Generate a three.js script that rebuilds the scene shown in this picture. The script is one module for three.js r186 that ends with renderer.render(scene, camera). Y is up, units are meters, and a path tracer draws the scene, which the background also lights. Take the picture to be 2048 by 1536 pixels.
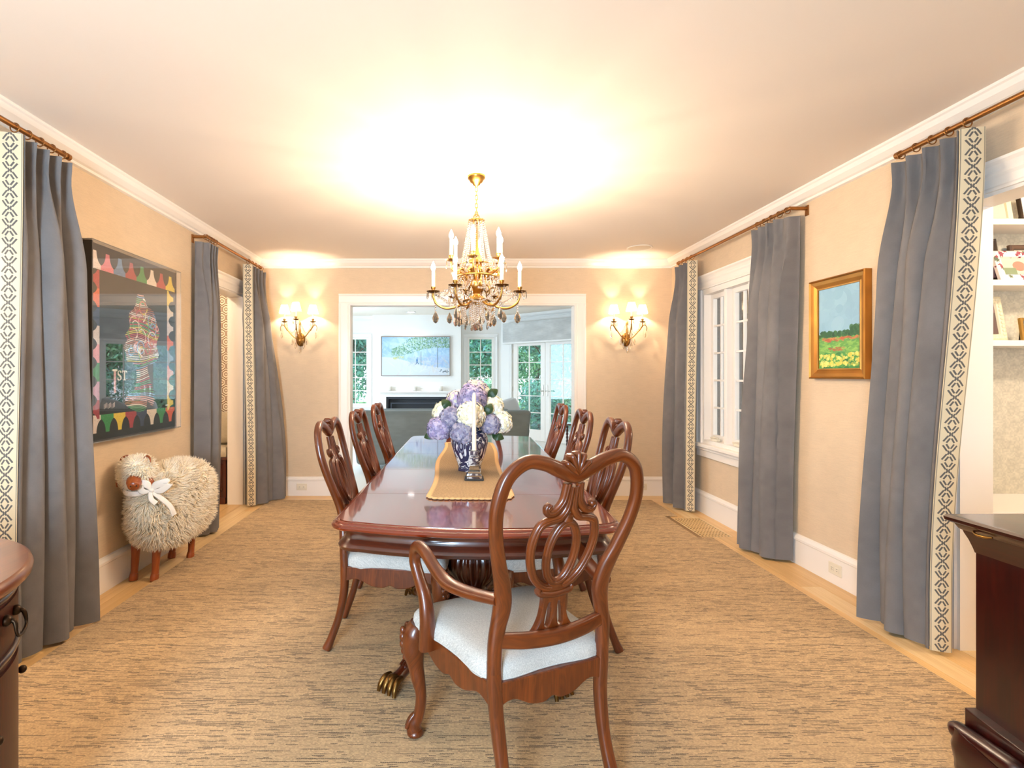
import * as THREE from 'three';
import { mergeGeometries, toCreasedNormals } from 'three/addons/utils/BufferGeometryUtils.js';
import { RoundedBoxGeometry } from 'three/addons/geometries/RoundedBoxGeometry.js';
import { RectAreaLightUniformsLib } from 'three/addons/lights/RectAreaLightUniformsLib.js';

// ---------- camera, sky, sun, area lights, exposure ----------
const scene = new THREE.Scene();
const F = 1090;                                                   // focal length in pixels of the 2048 x 1536 frame
const camera = new THREE.PerspectiveCamera(2 * Math.atan(768 / F) * 180 / Math.PI, 2048 / 1536, 0.05, 200);
camera.position.set(0, 1.32, 0);
camera.lookAt(0, 1.32, -1);
camera.setViewOffset(2048, 1536, 126, 16, 2048, 1536);           // shifted lens: verticals stay vertical
camera.updateProjectionMatrix();
const renderer = new THREE.WebGLRenderer({ antialias: true });
renderer.toneMapping = THREE.LinearToneMapping;
renderer.toneMappingExposure = 1.3;
renderer.shadowMap.enabled = true;
renderer.shadowMap.type = THREE.PCFSoftShadowMap;
RectAreaLightUniformsLib.init();
scene.background = new THREE.Color().setRGB(0.72, 0.88, 1.0);
scene.backgroundIntensity = 1.9;
const sun = new THREE.DirectionalLight(new THREE.Color(1, 0.96, 0.88), 1.7);
sun.position.set(-9, 14, -6); sun.target.position.set(1, 0, -16);
sun.castShadow = true; sun.shadow.radius = 2;
Object.assign(sun.shadow.camera, { left: -14, right: 14, top: 14, bottom: -14, near: 1, far: 50 });
scene.add(sun, sun.target);
const WARM = new THREE.Color().setRGB(1.0, 0.805, 0.6), DAY = new THREE.Color().setRGB(0.54, 0.76, 1.0);
function windowLight(name, w, h, pos, look, intensity) {          // daylight standing in a window opening
  const l = new THREE.RectAreaLight(DAY, intensity, w, h);
  l.name = name; l.position.set(...pos); l.lookAt(...look); scene.add(l);
}
windowLight('rear_window_daylight', 0.84, 1.7, [-0.95, 1.25, 1.36], [-0.95, 1.25, 0], 50);
windowLight('living_window_daylight', 2.4, 1.6, [-3.24, 1.45, -9], [0, 1.45, -9], 8);

// ---------- helpers ----------
function rng(seed) { let a = seed >>> 0; return () => { a = (a + 0x6D2B79F5) | 0; let t = Math.imul(a ^ (a >>> 15), 1 | a); t = (t + Math.imul(t ^ (t >>> 7), 61 | t)) ^ t; return ((t ^ (t >>> 14)) >>> 0) / 4294967296; }; }
const V = (x, y, z) => new THREE.Vector3(x, y, z);
const lerp = (a, b, t) => a + (b - a) * t, clamp = (x, a = 0, b = 1) => Math.min(b, Math.max(a, x));
const smooth = (a, b, x) => { const t = clamp((x - a) / (b - a)); return t * t * (3 - 2 * t); };
const used = new Map();
function numbered(name) { const k = used.get(name) ?? 0; used.set(name, k + 1); return k ? name + '_' + String(k).padStart(3, '0') : name; }
function clean(g) {                                               // position, normal and uv only, no index
  g = g.index ? g.toNonIndexed() : g;
  if (!g.attributes.normal) g.computeVertexNormals();
  if (!g.attributes.uv) g.setAttribute('uv', new THREE.BufferAttribute(new Float32Array(g.attributes.position.count * 2), 2));
  for (const k of Object.keys(g.attributes)) if (!['position', 'normal', 'uv', 'color'].includes(k)) g.deleteAttribute(k);
  return g;
}
const merge = (list) => list.length === 1 ? clean(list[0]) : mergeGeometries(list.map(clean), false);
function metreUV(g, s = 1) {                                      // uv in metres by the dominant axis of each face
  g = clean(g); const p = g.attributes.position, uv = g.attributes.uv;
  for (let i = 0; i < p.count; i += 3) {
    const a = V().fromBufferAttribute(p, i), b = V().fromBufferAttribute(p, i + 1), c = V().fromBufferAttribute(p, i + 2);
    const n = b.clone().sub(a).cross(c.clone().sub(a)), ax = Math.abs(n.x), ay = Math.abs(n.y), az = Math.abs(n.z);
    [a, b, c].forEach((v, k) => ay >= ax && ay >= az ? uv.setXY(i + k, v.x * s, -v.z * s) : ax >= az ? uv.setXY(i + k, -v.z * s, v.y * s) : uv.setXY(i + k, v.x * s, v.y * s));
  }
  return g;
}
function mesh(name, geo, mat, parent) {
  const m = new THREE.Mesh(Array.isArray(geo) ? merge(geo) : geo, mat);
  m.name = parent ? name : numbered(name); m.castShadow = m.receiveShadow = true;
  (parent ?? scene).add(m); return m;
}
function tag(o, label, category, group) { o.userData.label = label; o.userData.category = category; if (group) o.userData.group = group; return o; }
function thing(name, label, category, pos = [0, 0, 0], turn = 0, group) {
  const g = new THREE.Group(); g.name = numbered(name); g.position.set(...pos); g.rotation.y = turn; scene.add(g);
  return tag(g, label, category, group);
}
function struct(name, geo, mat, parent) { const m = mesh(name, geo, mat, parent); if (!parent) m.userData.kind = 'structure'; return m; }
function structGroup(name, label, pos = [0, 0, 0], turn = 0) { const g = new THREE.Group(); g.name = name; g.position.set(...pos); g.rotation.y = turn; g.userData = { kind: 'structure', label }; scene.add(g); return g; }
function copyOf(root, pos, turn, label) {
  const r = root.clone(); r.userData = { ...root.userData }; r.name = numbered(root.name); r.position.set(...pos); r.rotation.y = turn;
  if (label) r.userData.label = label; scene.add(r); return r;
}
function box(x0, x1, y0, y1, z0, z1, r = 0) {                     // from corner to corner; r rounds the edges
  const w = Math.abs(x1 - x0), h = Math.abs(y1 - y0), d = Math.abs(z1 - z0);
  const g = r ? new RoundedBoxGeometry(w, h, d, 2, Math.min(r, w / 2.01, h / 2.01, d / 2.01)) : new THREE.BoxGeometry(w, h, d);
  return metreUV(g.translate((x0 + x1) / 2, (y0 + y1) / 2, (z0 + z1) / 2));
}
function mould(profile, p0, p1, out) {                            // closed profile [[out, up], ...] drawn straight from p0 to p1
  const a = V(...p0), b = V(...p1), o = V(...out).normalize(), n = profile.length, pos = [], uv = [], L = a.distanceTo(b);
  const at = (e, i) => e.clone().addScaledVector(o, profile[i % n][0]).add(V(0, profile[i % n][1], 0));
  let s = 0;
  for (let i = 0; i < n; i++) {
    const q = [at(a, i), at(b, i), at(b, i + 1), at(a, i), at(b, i + 1), at(a, i + 1)], ds = Math.hypot(profile[(i + 1) % n][0] - profile[i][0], profile[(i + 1) % n][1] - profile[i][1]);
    q.forEach((v) => pos.push(v.x, v.y, v.z));
    uv.push(0, s, L, s, L, s + ds, 0, s, L, s + ds, 0, s + ds); s += ds;
  }
  const tri = THREE.ShapeUtils.triangulateShape(profile.map((p) => new THREE.Vector2(...p)), []);
  for (const e of [a, b]) for (const t of tri) for (const i of e === a ? t : [t[0], t[2], t[1]]) { const v = at(e, i); pos.push(v.x, v.y, v.z); uv.push(...profile[i]); }
  const g = new THREE.BufferGeometry();
  g.setAttribute('position', new THREE.Float32BufferAttribute(pos, 3)); g.setAttribute('uv', new THREE.Float32BufferAttribute(uv, 2));
  g.computeVertexNormals(); return g;
}
function grid(nu, nv, f, closeU = false) {                        // smooth surface f(u, v) -> Vector3, u and v in 0..1
  const pos = [], uv = [], idx = [];
  for (let j = 0; j <= nv; j++) for (let i = 0; i <= nu; i++) { const p = f(i / nu, j / nv); pos.push(p.x, p.y, p.z); uv.push(p.s ?? i / nu, p.t ?? j / nv); }
  for (let j = 0; j < nv; j++) for (let i = 0; i < nu; i++) { const a = j * (nu + 1) + i, b = a + 1, c = a + nu + 1, d = c + 1; idx.push(a, b, d, a, d, c); }
  const g = new THREE.BufferGeometry();
  g.setAttribute('position', new THREE.Float32BufferAttribute(pos, 3)); g.setAttribute('uv', new THREE.Float32BufferAttribute(uv, 2)); g.setIndex(idx); g.computeVertexNormals();
  if (closeU) { const n = g.attributes.normal; for (let j = 0; j <= nv; j++) { const a = j * (nu + 1), b = a + nu, v = V().fromBufferAttribute(n, a).add(V().fromBufferAttribute(n, b)).normalize(); n.setXYZ(a, v.x, v.y, v.z); n.setXYZ(b, v.x, v.y, v.z); } }
  return g;
}
function sheet(nu, nv, f, th) {                                   // cloth: a grid with a second side th behind it and closed edges
  const g = grid(nu, nv, f), n = g.attributes.normal, p = g.attributes.position, W = nu + 1, c = p.count, pos = [...p.array], uv = [...g.attributes.uv.array], idx = [...g.index.array];
  for (let i = 0; i < c; i++) { pos.push(p.getX(i) - n.getX(i) * th, p.getY(i) - n.getY(i) * th, p.getZ(i) - n.getZ(i) * th); uv.push(uv[2 * i], uv[2 * i + 1]); }
  for (let i = 0; i < g.index.count; i += 3) { const [a, b, d] = [g.index.getX(i), g.index.getX(i + 1), g.index.getX(i + 2)]; idx.push(a + c, d + c, b + c); }
  const rim = []; for (let i = 0; i <= nu; i++) rim.push(i); for (let j = 1; j <= nv; j++) rim.push(j * W + nu); for (let i = nu - 1; i >= 0; i--) rim.push(nv * W + i); for (let j = nv - 1; j > 0; j--) rim.push(j * W);
  for (let k = 0; k < rim.length; k++) { const a = rim[k], b = rim[(k + 1) % rim.length]; idx.push(a, a + c, b, b, a + c, b + c); }
  const q = new THREE.BufferGeometry(); q.setAttribute('position', new THREE.Float32BufferAttribute(pos, 3)); q.setAttribute('uv', new THREE.Float32BufferAttribute(uv, 2)); q.setIndex(idx);
  return toCreasedNormals(q, 1.1);
}
function limb(pts, { n = 8, m = 10, ref = [0, 0, 1], closed = false, pow = 2, uvs = 1 } = {}) {   // swept, tapering bar; pts [x, y, z, ra, rb]
  const P = pts.map((p) => V(p[0], p[1], p[2])), K = P.length, curve = new THREE.CatmullRomCurve3(P, closed, 'catmullrom', 0.5), N = (closed ? K : K - 1) * n, R = V(...ref), rings = [];
  const rad = (t, c) => { const x = t * (closed ? K : K - 1), i = Math.floor(x), u = x - i, A = pts[i % K], B = pts[Math.min(i + 1, closed ? 1e9 : K - 1) % K]; return lerp(A[c] ?? A[3], B[c] ?? B[3], u * u * (3 - 2 * u)); };
  let len = 0, prev = null, last = V(1, 0, 0);
  for (let i = 0; i <= N; i++) {
    const t = i / N, p = curve.getPoint(closed ? t % 1 : t), T = curve.getTangent(closed ? t % 1 : t); if (prev) len += p.distanceTo(prev); prev = p;
    let S = R.clone().cross(T); if (S.length() < 1e-3) S = last.clone(); S.normalize(); if (S.dot(last) < 0 && i && !closed) { /* keep the side as it is */ } last = S.clone();
    const U = T.clone().cross(S).normalize(), ra = rad(Math.min(t, closed ? t % 1 : 1), 3), rb = rad(Math.min(t, closed ? t % 1 : 1), 4); rings.push({ p, S, U, ra, rb, len });
  }
  const e = 2 / pow, sg = (x) => Math.sign(x) * Math.pow(Math.abs(x), e);
  const g = grid(m, N, (u, v) => { const k = rings[Math.round(v * N)], a = u * Math.PI * 2, q = k.p.clone().addScaledVector(k.S, sg(Math.cos(a)) * k.ra).addScaledVector(k.U, sg(Math.sin(a)) * k.rb); q.s = u * Math.PI * 2 * k.ra * uvs; q.t = k.len * uvs; return q; }, true);
  if (closed) return g;
  const cap = (k, flip) => { const pos = []; for (let i = 0; i < m; i++) { const c = (x) => { const a = x / m * Math.PI * 2; return k.p.clone().addScaledVector(k.S, sg(Math.cos(a)) * k.ra).addScaledVector(k.U, sg(Math.sin(a)) * k.rb); }, tip = k.p, A = c(i), B = c(i + 1); for (const v of flip ? [tip, B, A] : [tip, A, B]) pos.push(v.x, v.y, v.z); } const q = new THREE.BufferGeometry(); q.setAttribute('position', new THREE.Float32BufferAttribute(pos, 3)); q.computeVertexNormals(); return q; };
  return merge([g, cap(rings[0], true), cap(rings[N], false)]);
}
function ringPts(n, f) { return Array.from({ length: n }, (_, i) => f(i / n * Math.PI * 2, i)); }
function loft(outline, profile, { top = true, bottom = true, crease = 0.7 } = {}) {   // outline [[x, z]...] counted round, profile [[offset, y]...] from below to above
  const n = outline.length, nor = outline.map((p, i) => { const a = outline[(i + n - 1) % n], b = outline[(i + 1) % n], d = Math.hypot(b[0] - a[0], b[1] - a[1]) || 1; return [(b[1] - a[1]) / d, -(b[0] - a[0]) / d]; });
  let area = 0; outline.forEach((p, i) => { const q = outline[(i + 1) % n]; area += p[0] * q[1] - q[0] * p[1]; }); const sg = area > 0 ? 1 : -1;
  const at = (k, i) => V(outline[i][0] + nor[i][0] * profile[k][0] * sg, profile[k][1], outline[i][1] + nor[i][1] * profile[k][0] * sg);
  const pos = [], uv = [], idx = [], K = profile.length; let s = 0;
  for (let k = 0; k < K; k++) { let c = 0; if (k) s += Math.hypot(profile[k][0] - profile[k - 1][0], profile[k][1] - profile[k - 1][1]); for (let i = 0; i <= n; i++) { const v = at(k, i % n); if (i) c += Math.hypot(outline[i % n][0] - outline[i - 1][0], outline[i % n][1] - outline[i - 1][1]); pos.push(v.x, v.y, v.z); uv.push(s, c); } }
  for (let k = 0; k < K - 1; k++) for (let i = 0; i < n; i++) { const a = k * (n + 1) + i, b = a + 1, c = a + n + 1, d = c + 1; sg > 0 ? idx.push(a, d, b, a, c, d) : idx.push(a, b, d, a, d, c); }
  const g = new THREE.BufferGeometry(); g.setAttribute('position', new THREE.Float32BufferAttribute(pos, 3)); g.setAttribute('uv', new THREE.Float32BufferAttribute(uv, 2)); g.setIndex(idx);
  const out = [toCreasedNormals(g, crease)];
  for (const [on, k, up] of [[top, K - 1, 1], [bottom, 0, -1]]) if (on) {
    const q = outline.map((_, i) => { const v = at(k, i); return new THREE.Vector2(v.x, v.z); }), tri = THREE.ShapeUtils.triangulateShape(q, []), pp = [], uu = [];
    for (const t of tri) { const A = q[t[0]], B = q[t[1]], C = q[t[2]], cw = (B.x - A.x) * (C.y - A.y) - (B.y - A.y) * (C.x - A.x); for (const i of (cw > 0) === (up > 0) ? [t[0], t[2], t[1]] : t) { pp.push(q[i].x, profile[k][1], q[i].y); uu.push(q[i].x, q[i].y); } }
    const c = new THREE.BufferGeometry(); c.setAttribute('position', new THREE.Float32BufferAttribute(pp, 3)); c.setAttribute('uv', new THREE.Float32BufferAttribute(uu, 2)); c.computeVertexNormals(); out.push(c);
  }
  return merge(out);
}
const circle = (r, n = 48, cx = 0, cz = 0) => ringPts(n, (a) => [cx + Math.cos(a) * r, cz + Math.sin(a) * r]);
const lathe = (pts, n = 32) => new THREE.LatheGeometry(pts.map((p) => new THREE.Vector2(Math.max(p[0], 0.0001), p[1])), n);
const ball = (x, y, z, rx, ry = rx, rz = rx, n = 12) => new THREE.SphereGeometry(1, n, Math.max(6, n * 0.7 | 0)).scale(rx, ry, rz).translate(x, y, z);
const tube = (pts, r, n = 24, m = 8) => new THREE.TubeGeometry(new THREE.CatmullRomCurve3(pts.map((p) => V(...p))), n, r, m);
function extrude(shape, depth, bevel = 0.003, curve = 8) { const g = new THREE.ExtrudeGeometry(shape, { depth: depth - 2 * bevel, bevelEnabled: bevel > 0, bevelSize: bevel, bevelThickness: bevel, bevelOffset: -bevel, bevelSegments: 2, curveSegments: curve }); return g.translate(0, 0, -(depth - 2 * bevel) / 2); }
function shapeOf(pts, holes = []) { const s = new THREE.Shape(pts.map((p) => new THREE.Vector2(...p))); for (const h of holes) s.holes.push(new THREE.Path(h.map((p) => new THREE.Vector2(...p)))); return s; }
function smoothPts(pts, n = 6, closed = false) { return new THREE.CatmullRomCurve3(pts.map((p) => V(p[0], p[1], 0)), closed, 'catmullrom', 0.5).getPoints((pts.length - (closed ? 0 : 1)) * n).map((p) => [p.x, p.y]); }
function warp(g, f) { const p = g.attributes.position, v = V(); for (let i = 0; i < p.count; i++) { f(v.fromBufferAttribute(p, i)); p.setXYZ(i, v.x, v.y, v.z); } g.computeVertexNormals(); return g; }

// ---------- computed textures ----------
function hash(x, y, s = 0) { let h = Math.imul(x | 0, 374761393) + Math.imul(y | 0, 668265263) + Math.imul(s | 0, 974634777); h = Math.imul(h ^ (h >>> 13), 1274126177); return ((h ^ (h >>> 16)) >>> 0) / 4294967296; }
function noise(x, y, px, py, s = 0) { const xi = Math.floor(x), yi = Math.floor(y), u = x - xi, v = y - yi, a = u * u * (3 - 2 * u), b = v * v * (3 - 2 * v), X = (i) => ((i % px) + px) % px, Y = (i) => ((i % py) + py) % py; return lerp(lerp(hash(X(xi), Y(yi), s), hash(X(xi + 1), Y(yi), s), a), lerp(hash(X(xi), Y(yi + 1), s), hash(X(xi + 1), Y(yi + 1), s), a), b); }
function tex(w, h, f, { srgb = true, rx = 1, ry = 1 } = {}) {
  const d = new Uint8Array(w * h * 4);
  for (let y = 0; y < h; y++) for (let x = 0; x < w; x++) { const c = f(x, y), k = (y * w + x) * 4; if (typeof c === 'number') d[k] = d[k + 1] = d[k + 2] = clamp(c, 0, 255); else { d[k] = clamp(c[0], 0, 255); d[k + 1] = clamp(c[1], 0, 255); d[k + 2] = clamp(c[2], 0, 255); } d[k + 3] = 255; }
  const t = new THREE.DataTexture(d, w, h); t.wrapS = t.wrapT = THREE.RepeatWrapping; t.magFilter = THREE.LinearFilter; t.minFilter = THREE.LinearMipmapLinearFilter; t.generateMipmaps = true; t.repeat.set(rx, ry); if (srgb) t.colorSpace = THREE.SRGBColorSpace; t.needsUpdate = true; return t;
}
function painted(w, h, draw) { const c = document.createElement('canvas'); c.width = w; c.height = h; draw(c.getContext('2d'), w, h); const t = new THREE.CanvasTexture(c); t.colorSpace = THREE.SRGBColorSpace; return t; }
const std = (color, roughness = 0.6, extra = {}) => new THREE.MeshStandardMaterial({ color, roughness, ...extra });
const phys = (color, roughness, extra = {}) => new THREE.MeshPhysicalMaterial({ color, roughness, ...extra });

const M = {};
{
  const grass = tex(512, 512, (x, y) => 240 + 9 * (noise(x / 42.67, y / 2.0, 12, 256, 1) - 0.5) + 6 * (hash(x >> 3, y >> 1, 2) - 0.5) + 5 * (noise(x / 64, y / 64, 8, 8, 3) - 0.5), { rx: 2.2, ry: 2.2 });
  const grassBump = tex(512, 512, (x, y) => 128 + 60 * (noise(x / 42.67, y / 2.0, 12, 256, 1) - 0.5) + 40 * (hash(x >> 3, y >> 1, 2) - 0.5), { srgb: false, rx: 2.2, ry: 2.2 });
  M.grasscloth = std('#e6ccaa', 0.85, { map: grass, bumpMap: grassBump, bumpScale: 0.0003 });
  M.ceiling = std('#efe2d3', 0.8);
  M.trim = phys('#f3eadf', 0.38, { clearcoat: 0.15, clearcoatRoughness: 0.3 });
  M.white = std('#eeeae4', 0.55);
  M.livingWall = std('#f1ede6', 0.7);
  const wood = (base, dark, seed, sx, w = 512, h = 512) => tex(w, h, (x, y) => { const n = noise(x / (w / 24), y / (h / 3), 24, 3, seed), m = noise(x / (w / 128), y / (h / 5), 128, 5, seed + 1), r = 0.5 + 0.5 * Math.sin((n * 3 + x / w * 6) * Math.PI * 2); const k = clamp(0.5 * n + 0.3 * m + 0.22 * r); return base.map((b, i) => lerp(b, dark[i], k)); }, { rx: sx, ry: sx });
  M.oakMaps = [1, 2, 3].map((s) => wood([238, 208, 158], [212, 174, 120], s * 7, 1));
  M.oak = M.oakMaps.map((t, i) => std(['#ffffff', '#f6ead6', '#fff4e2'][i], 0.38, { map: t }));
  const mahoganyTex = wood([152, 92, 46], [90, 48, 20], 31, 3);
  M.chairWood = phys('#cca066', 0.34, { map: mahoganyTex, clearcoat: 0.5, clearcoatRoughness: 0.16 });
  M.tableTop = phys('#b87240', 0.24, { map: wood([176, 96, 44], [112, 50, 18], 41, 1.2, 512, 512), clearcoat: 1, clearcoatRoughness: 0.05, ior: 1.6 });
  M.tableWood = phys('#946038', 0.28, { map: mahoganyTex, clearcoat: 0.7, clearcoatRoughness: 0.12 });
  M.chest = phys('#6a2a18', 0.3, { map: wood([150, 80, 60], [80, 32, 22], 51, 2), clearcoat: 0.8, clearcoatRoughness: 0.1 });
  M.drum = phys('#86491f', 0.42, { map: mahoganyTex, specularIntensity: 0.6, clearcoat: 0.15, clearcoatRoughness: 0.2 });
  M.drumTop = phys('#c09a74', 0.3, { map: wood([176, 118, 74], [136, 82, 44], 61, 2), clearcoat: 0.6, clearcoatRoughness: 0.18 });
  M.sheepWood = phys('#e8b888', 0.4, { map: wood([190, 122, 66], [150, 88, 42], 71, 3), clearcoat: 0.3 });
  M.benchWood = phys('#a06a44', 0.4, { map: mahoganyTex, clearcoat: 0.3 });
  // woven rug: fine weft rows in x with dark dashes here and there
  const RW = 2048, rowH = 6, R = rng(5), dash = new Float32Array(RW * RW / rowH | 0), rows = Math.floor(RW / rowH), cols = RW / 8;
  for (let k = 0; k < 3800; k++) { const r = Math.floor(R() * rows), c0 = Math.floor(R() * cols), L = 3 + Math.floor(R() * R() * 20), a = 0.35 + 0.65 * R(), zone = noise(r / 14, c0 / 64, Math.ceil(rows / 14), 4, 9); if (zone < 0.36 && R() < 0.7) continue; for (let j = 0; j < L; j++) dash[r * cols + (c0 + j) % cols] = a; }
  const rugC = (x, y) => { const r = Math.min(rows - 1, Math.floor(y / rowH)), c = x >> 3, inRow = (y % rowH) / rowH, st = ((x + (r % 2) * 4) % 8) / 8, d = dash[r * cols + c] * (st < 0.72 ? 1 : 0.25) * (inRow < 0.75 ? 1 : 0.3); const k = 0.92 + 0.14 * (hash(c, r, 4) - 0.5) + 0.06 * (noise(x / 64, y / 6, 32, 341, 6) - 0.5) - 0.1 * (inRow > 0.75 ? 1 : 0) - 0.05 * (st > 0.75 ? 1 : 0) + 0.06 * (noise(x / 256, y / 40, 8, 51, 8) - 0.5); return [k, d]; };
  M.rug = std('#ffffff', 0.95, { map: tex(RW, RW, (x, y) => { const [k, d] = rugC(x, y); return [lerp(208 * k, 80, d * 0.78), lerp(174 * k, 68, d * 0.78), lerp(130 * k, 58, d * 0.78)]; }, { rx: 0.62, ry: 0.62 }), bumpMap: tex(1024, 1024, (x, y) => { const [k, d] = rugC(x * 2, y * 2); return 200 * k - 60 * d; }, { srgb: false, rx: 0.62, ry: 0.62 }), bumpScale: 0.003 });
  const velvetTex = tex(256, 512, (x, y) => 216 + 26 * (noise(x / 32, y / 64, 8, 8, 11) - 0.5) + 12 * (noise(x / 8, y / 12, 32, 43, 12) - 0.5) + 5 * (hash(x, y, 13) - 0.5), { rx: 1, ry: 0.6 });
  M.velvet = phys('#8a8480', 0.9, { map: velvetTex, sheen: 0.4, sheenColor: new THREE.Color('#a8a4a6'), sheenRoughness: 0.4 });
  M.lattice = std('#ffffff', 0.8, { map: painted(128, 128, (c, w, h) => {
    c.fillStyle = '#dccaa6'; c.fillRect(0, 0, w, h); c.fillStyle = '#8f8472'; c.fillRect(3, 0, 5, h); c.fillRect(w - 8, 0, 5, h); c.strokeStyle = '#5f5a55'; c.lineWidth = 10;
    const seg = (a, b, d, e) => { c.beginPath(); c.moveTo(a, b); c.lineTo(d, e); c.stroke(); };
    for (const k of [-1, 1]) for (const m of [-1, 1]) { seg(64 + k * 14, 64 + m * 54, 64 + k * 38, 64 + m * 14); seg(64 + k * 4, 64 + m * 36, 64 + k * 21, 64 + m * 5); seg(64 + k * 3, 64 + m * 64, 64 + k * 10, 64 + m * 50); }
  }) });
  M.lattice.map.wrapS = M.lattice.map.wrapT = THREE.RepeatWrapping;
  M.brass = phys('#b58a48', 0.3, { metalness: 1 });
  M.oldBrass = phys('#7a5a30', 0.36, { metalness: 1 });
  M.rodBrass = phys('#a06c3a', 0.4, { metalness: 0.9 });
  M.nickel = phys('#b9b2a4', 0.3, { metalness: 1 });
  M.bronze = phys('#3a2a1c', 0.4, { metalness: 0.9 });
  M.black = std('#15120f', 0.5);
  M.crystal = phys('#ffffff', 0.02, { transmission: 1, thickness: 0.01, ior: 1.62 });
  M.smoky = phys('#f0d9bd', 0.03, { transmission: 0.9, thickness: 0.02, ior: 1.6, attenuationColor: new THREE.Color('#c08a54'), attenuationDistance: 0.02 });
  M.candle = std('#fff6e6', 0.5);
  M.bulb = std('#ffffff', 0.4, { emissive: new THREE.Color(1, 0.86, 0.66), emissiveIntensity: 14 });
  M.shade = phys('#fff3dc', 0.9, { transmission: 0.55, side: THREE.DoubleSide });
  M.downlight = std('#ffffff', 0.5, { emissive: new THREE.Color(1, 0.95, 0.88), emissiveIntensity: 5 });
  const linen = tex(256, 256, (x, y) => 214 + 34 * (hash(x >> 1, y >> 2, 21) - 0.5) + 24 * (hash(x >> 2, y >> 1, 22) - 0.5), { rx: 7, ry: 7 });
  M.seat = std('#ddd9d0', 0.9, { map: linen, bumpMap: linen, bumpScale: 0.0008 });
  M.linen = std('#e6d6b6', 0.9, { map: linen });
  M.glass = phys('#ffffff', 0.02, { transmission: 1, thickness: 0, ior: 1.5 });
  M.fleece = std('#fff2dc', 0.95);
  M.satin = phys('#fbf2e4', 0.4, { sheen: 0.5, sheenColor: new THREE.Color('#ffffff') });
  M.sofa = phys('#8a9494', 0.85, { map: velvetTex, sheen: 0.5, sheenColor: new THREE.Color('#b4c0c4') });
  M.sofaPillow = std('#c9d3da', 0.85);
  M.valance = std('#eceae4', 0.85, { map: velvetTex });
  M.firebox = std('#20242a', 0.45);
  M.paleFloor = std('#e9e4dc', 0.5);
  M.plate = std('#e8dcc4', 0.5);
  M.leaf = [std('#8cc8ae', 0.7, { side: THREE.DoubleSide }), std('#6fae9c', 0.7, { side: THREE.DoubleSide }), std('#a8dcb8', 0.7, { side: THREE.DoubleSide })];
  M.bark = std('#6b5a48', 0.9);
}
// ---------- room shell ----------
const XL = -2.12, XR = 2.46, ZB = -6.02, ZR = 1.3, H = 2.6, T = 0.15;
struct('wall_left', [
  box(XL - T, XL, 0, H, -6.17, -5.61), box(XL - T, XL, 2.145, H, -5.61, -4.72), box(XL - T, XL, 0, H, -4.72, -2.63),
  box(XL - T, XL, 2.145, H, -2.63, -1.35), box(XL - T, XL, 0, H, -1.35, ZR + T)], M.grasscloth);
struct('wall_right', [
  box(XR, XR + T, 0, H, -6.17, -5.37), box(XR, XR + T, 0, 0.66, -5.37, -4.08), box(XR, XR + T, 2.15, H, -5.37, -4.08), box(XR, XR + T, 0, H, -4.08, -2.635),
  box(XR, XR + T, 2.15, H, -2.635, -1.3), box(XR, XR + T, 0, H, -1.3, ZR + T)], M.grasscloth);
struct('wall_back', [box(XL, -1.105, 0, H, ZB - T, ZB), box(1.4, XR, 0, H, ZB - T, ZB), box(-1.105, 1.4, 2.115, H, ZB - T, ZB)], M.grasscloth);
struct('wall_rear', [box(XL, -1.4, 0, H, ZR, ZR + T), box(-0.5, XR, 0, H, ZR, ZR + T), box(-1.4, -0.5, 2.15, H, ZR, ZR + T), box(-1.4, -0.5, 0, 0.35, ZR, ZR + T)], M.grasscloth);
struct('ceiling', [box(-4.3, 4.6, H, H + 0.15, -12.2, ZR + 0.4)], M.ceiling);
const floor = struct('floor', [box(-4.3, 4.6, -0.2, -0.022, -6.02, ZR + 0.4), box(-1.78, 2.07, -0.022, 0, -5.72, ZR)], std('#8a6a44', 0.7));
{ // oak boards round the rug, one mesh each
  const R = rng(8), board = (x0, x1, z0, z1, along) => {
    const g = box(x0 + 0.0008, x1 - 0.0008, -0.022, 0, z0 + 0.0008, z1 - 0.0008, 0.0012), uv = g.attributes.uv, o = R() * 5, q = R() * 5;
    if (along === 'x') for (let i = 0; i < uv.count; i++) uv.setXY(i, uv.getY(i), uv.getX(i));
    for (let i = 0; i < uv.count; i++) uv.setXY(i, uv.getX(i) * 2.2 + o, uv.getY(i) * 0.5 + q);
    mesh('plank', g, M.oak[Math.floor(R() * 3)], floor);
  };
  const run = (x0, x1, za, zb) => { let z = za, first = true; while (z > zb + 0.001) { const L = first ? 0.5 + R() * 1.1 : 1.0 + R() * 1.1; let e = z - L; if (e - zb < 0.4) e = zb; board(x0, x1, e, z); z = e; first = false; } };
  for (let k = 0; k < 3; k++) run(-2.12 + k * 0.1133, -2.12 + (k + 1) * 0.1133, ZR, -5.72);
  for (let k = 0; k < 9; k++) run(-3.14 + k * 0.1133, -3.14 + (k + 1) * 0.1133, -0.9, -5.98);
  for (let k = 0; k < 3; k++) { const a = 2.07 + k * 0.13, b = a + 0.13; if (k < 2) { run(a, b, ZR, -4.47); run(a, b, -5.06, -5.72); } else run(a, b, ZR, -5.72); }
  for (let k = 0; k < 4; k++) run(2.46 + k * 0.13, 2.59 + k * 0.13, -0.9, -2.74);
  for (let k = 0; k < 2; k++) { let x = XL; while (x < XR - 0.01) { let e = x + 0.9 + R(); if (XR - e < 0.4) e = XR; board(x, e, -5.72 - (k + 1) * 0.15, -5.72 - k * 0.15, 'x'); x = e; } }
}
const CROWN = [[0, 0], [0.082, 0], [0.082, -0.013], [0.074, -0.02], [0.062, -0.042], [0.036, -0.066], [0.02, -0.072], [0.02, -0.088], [0, -0.092]];
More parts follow.
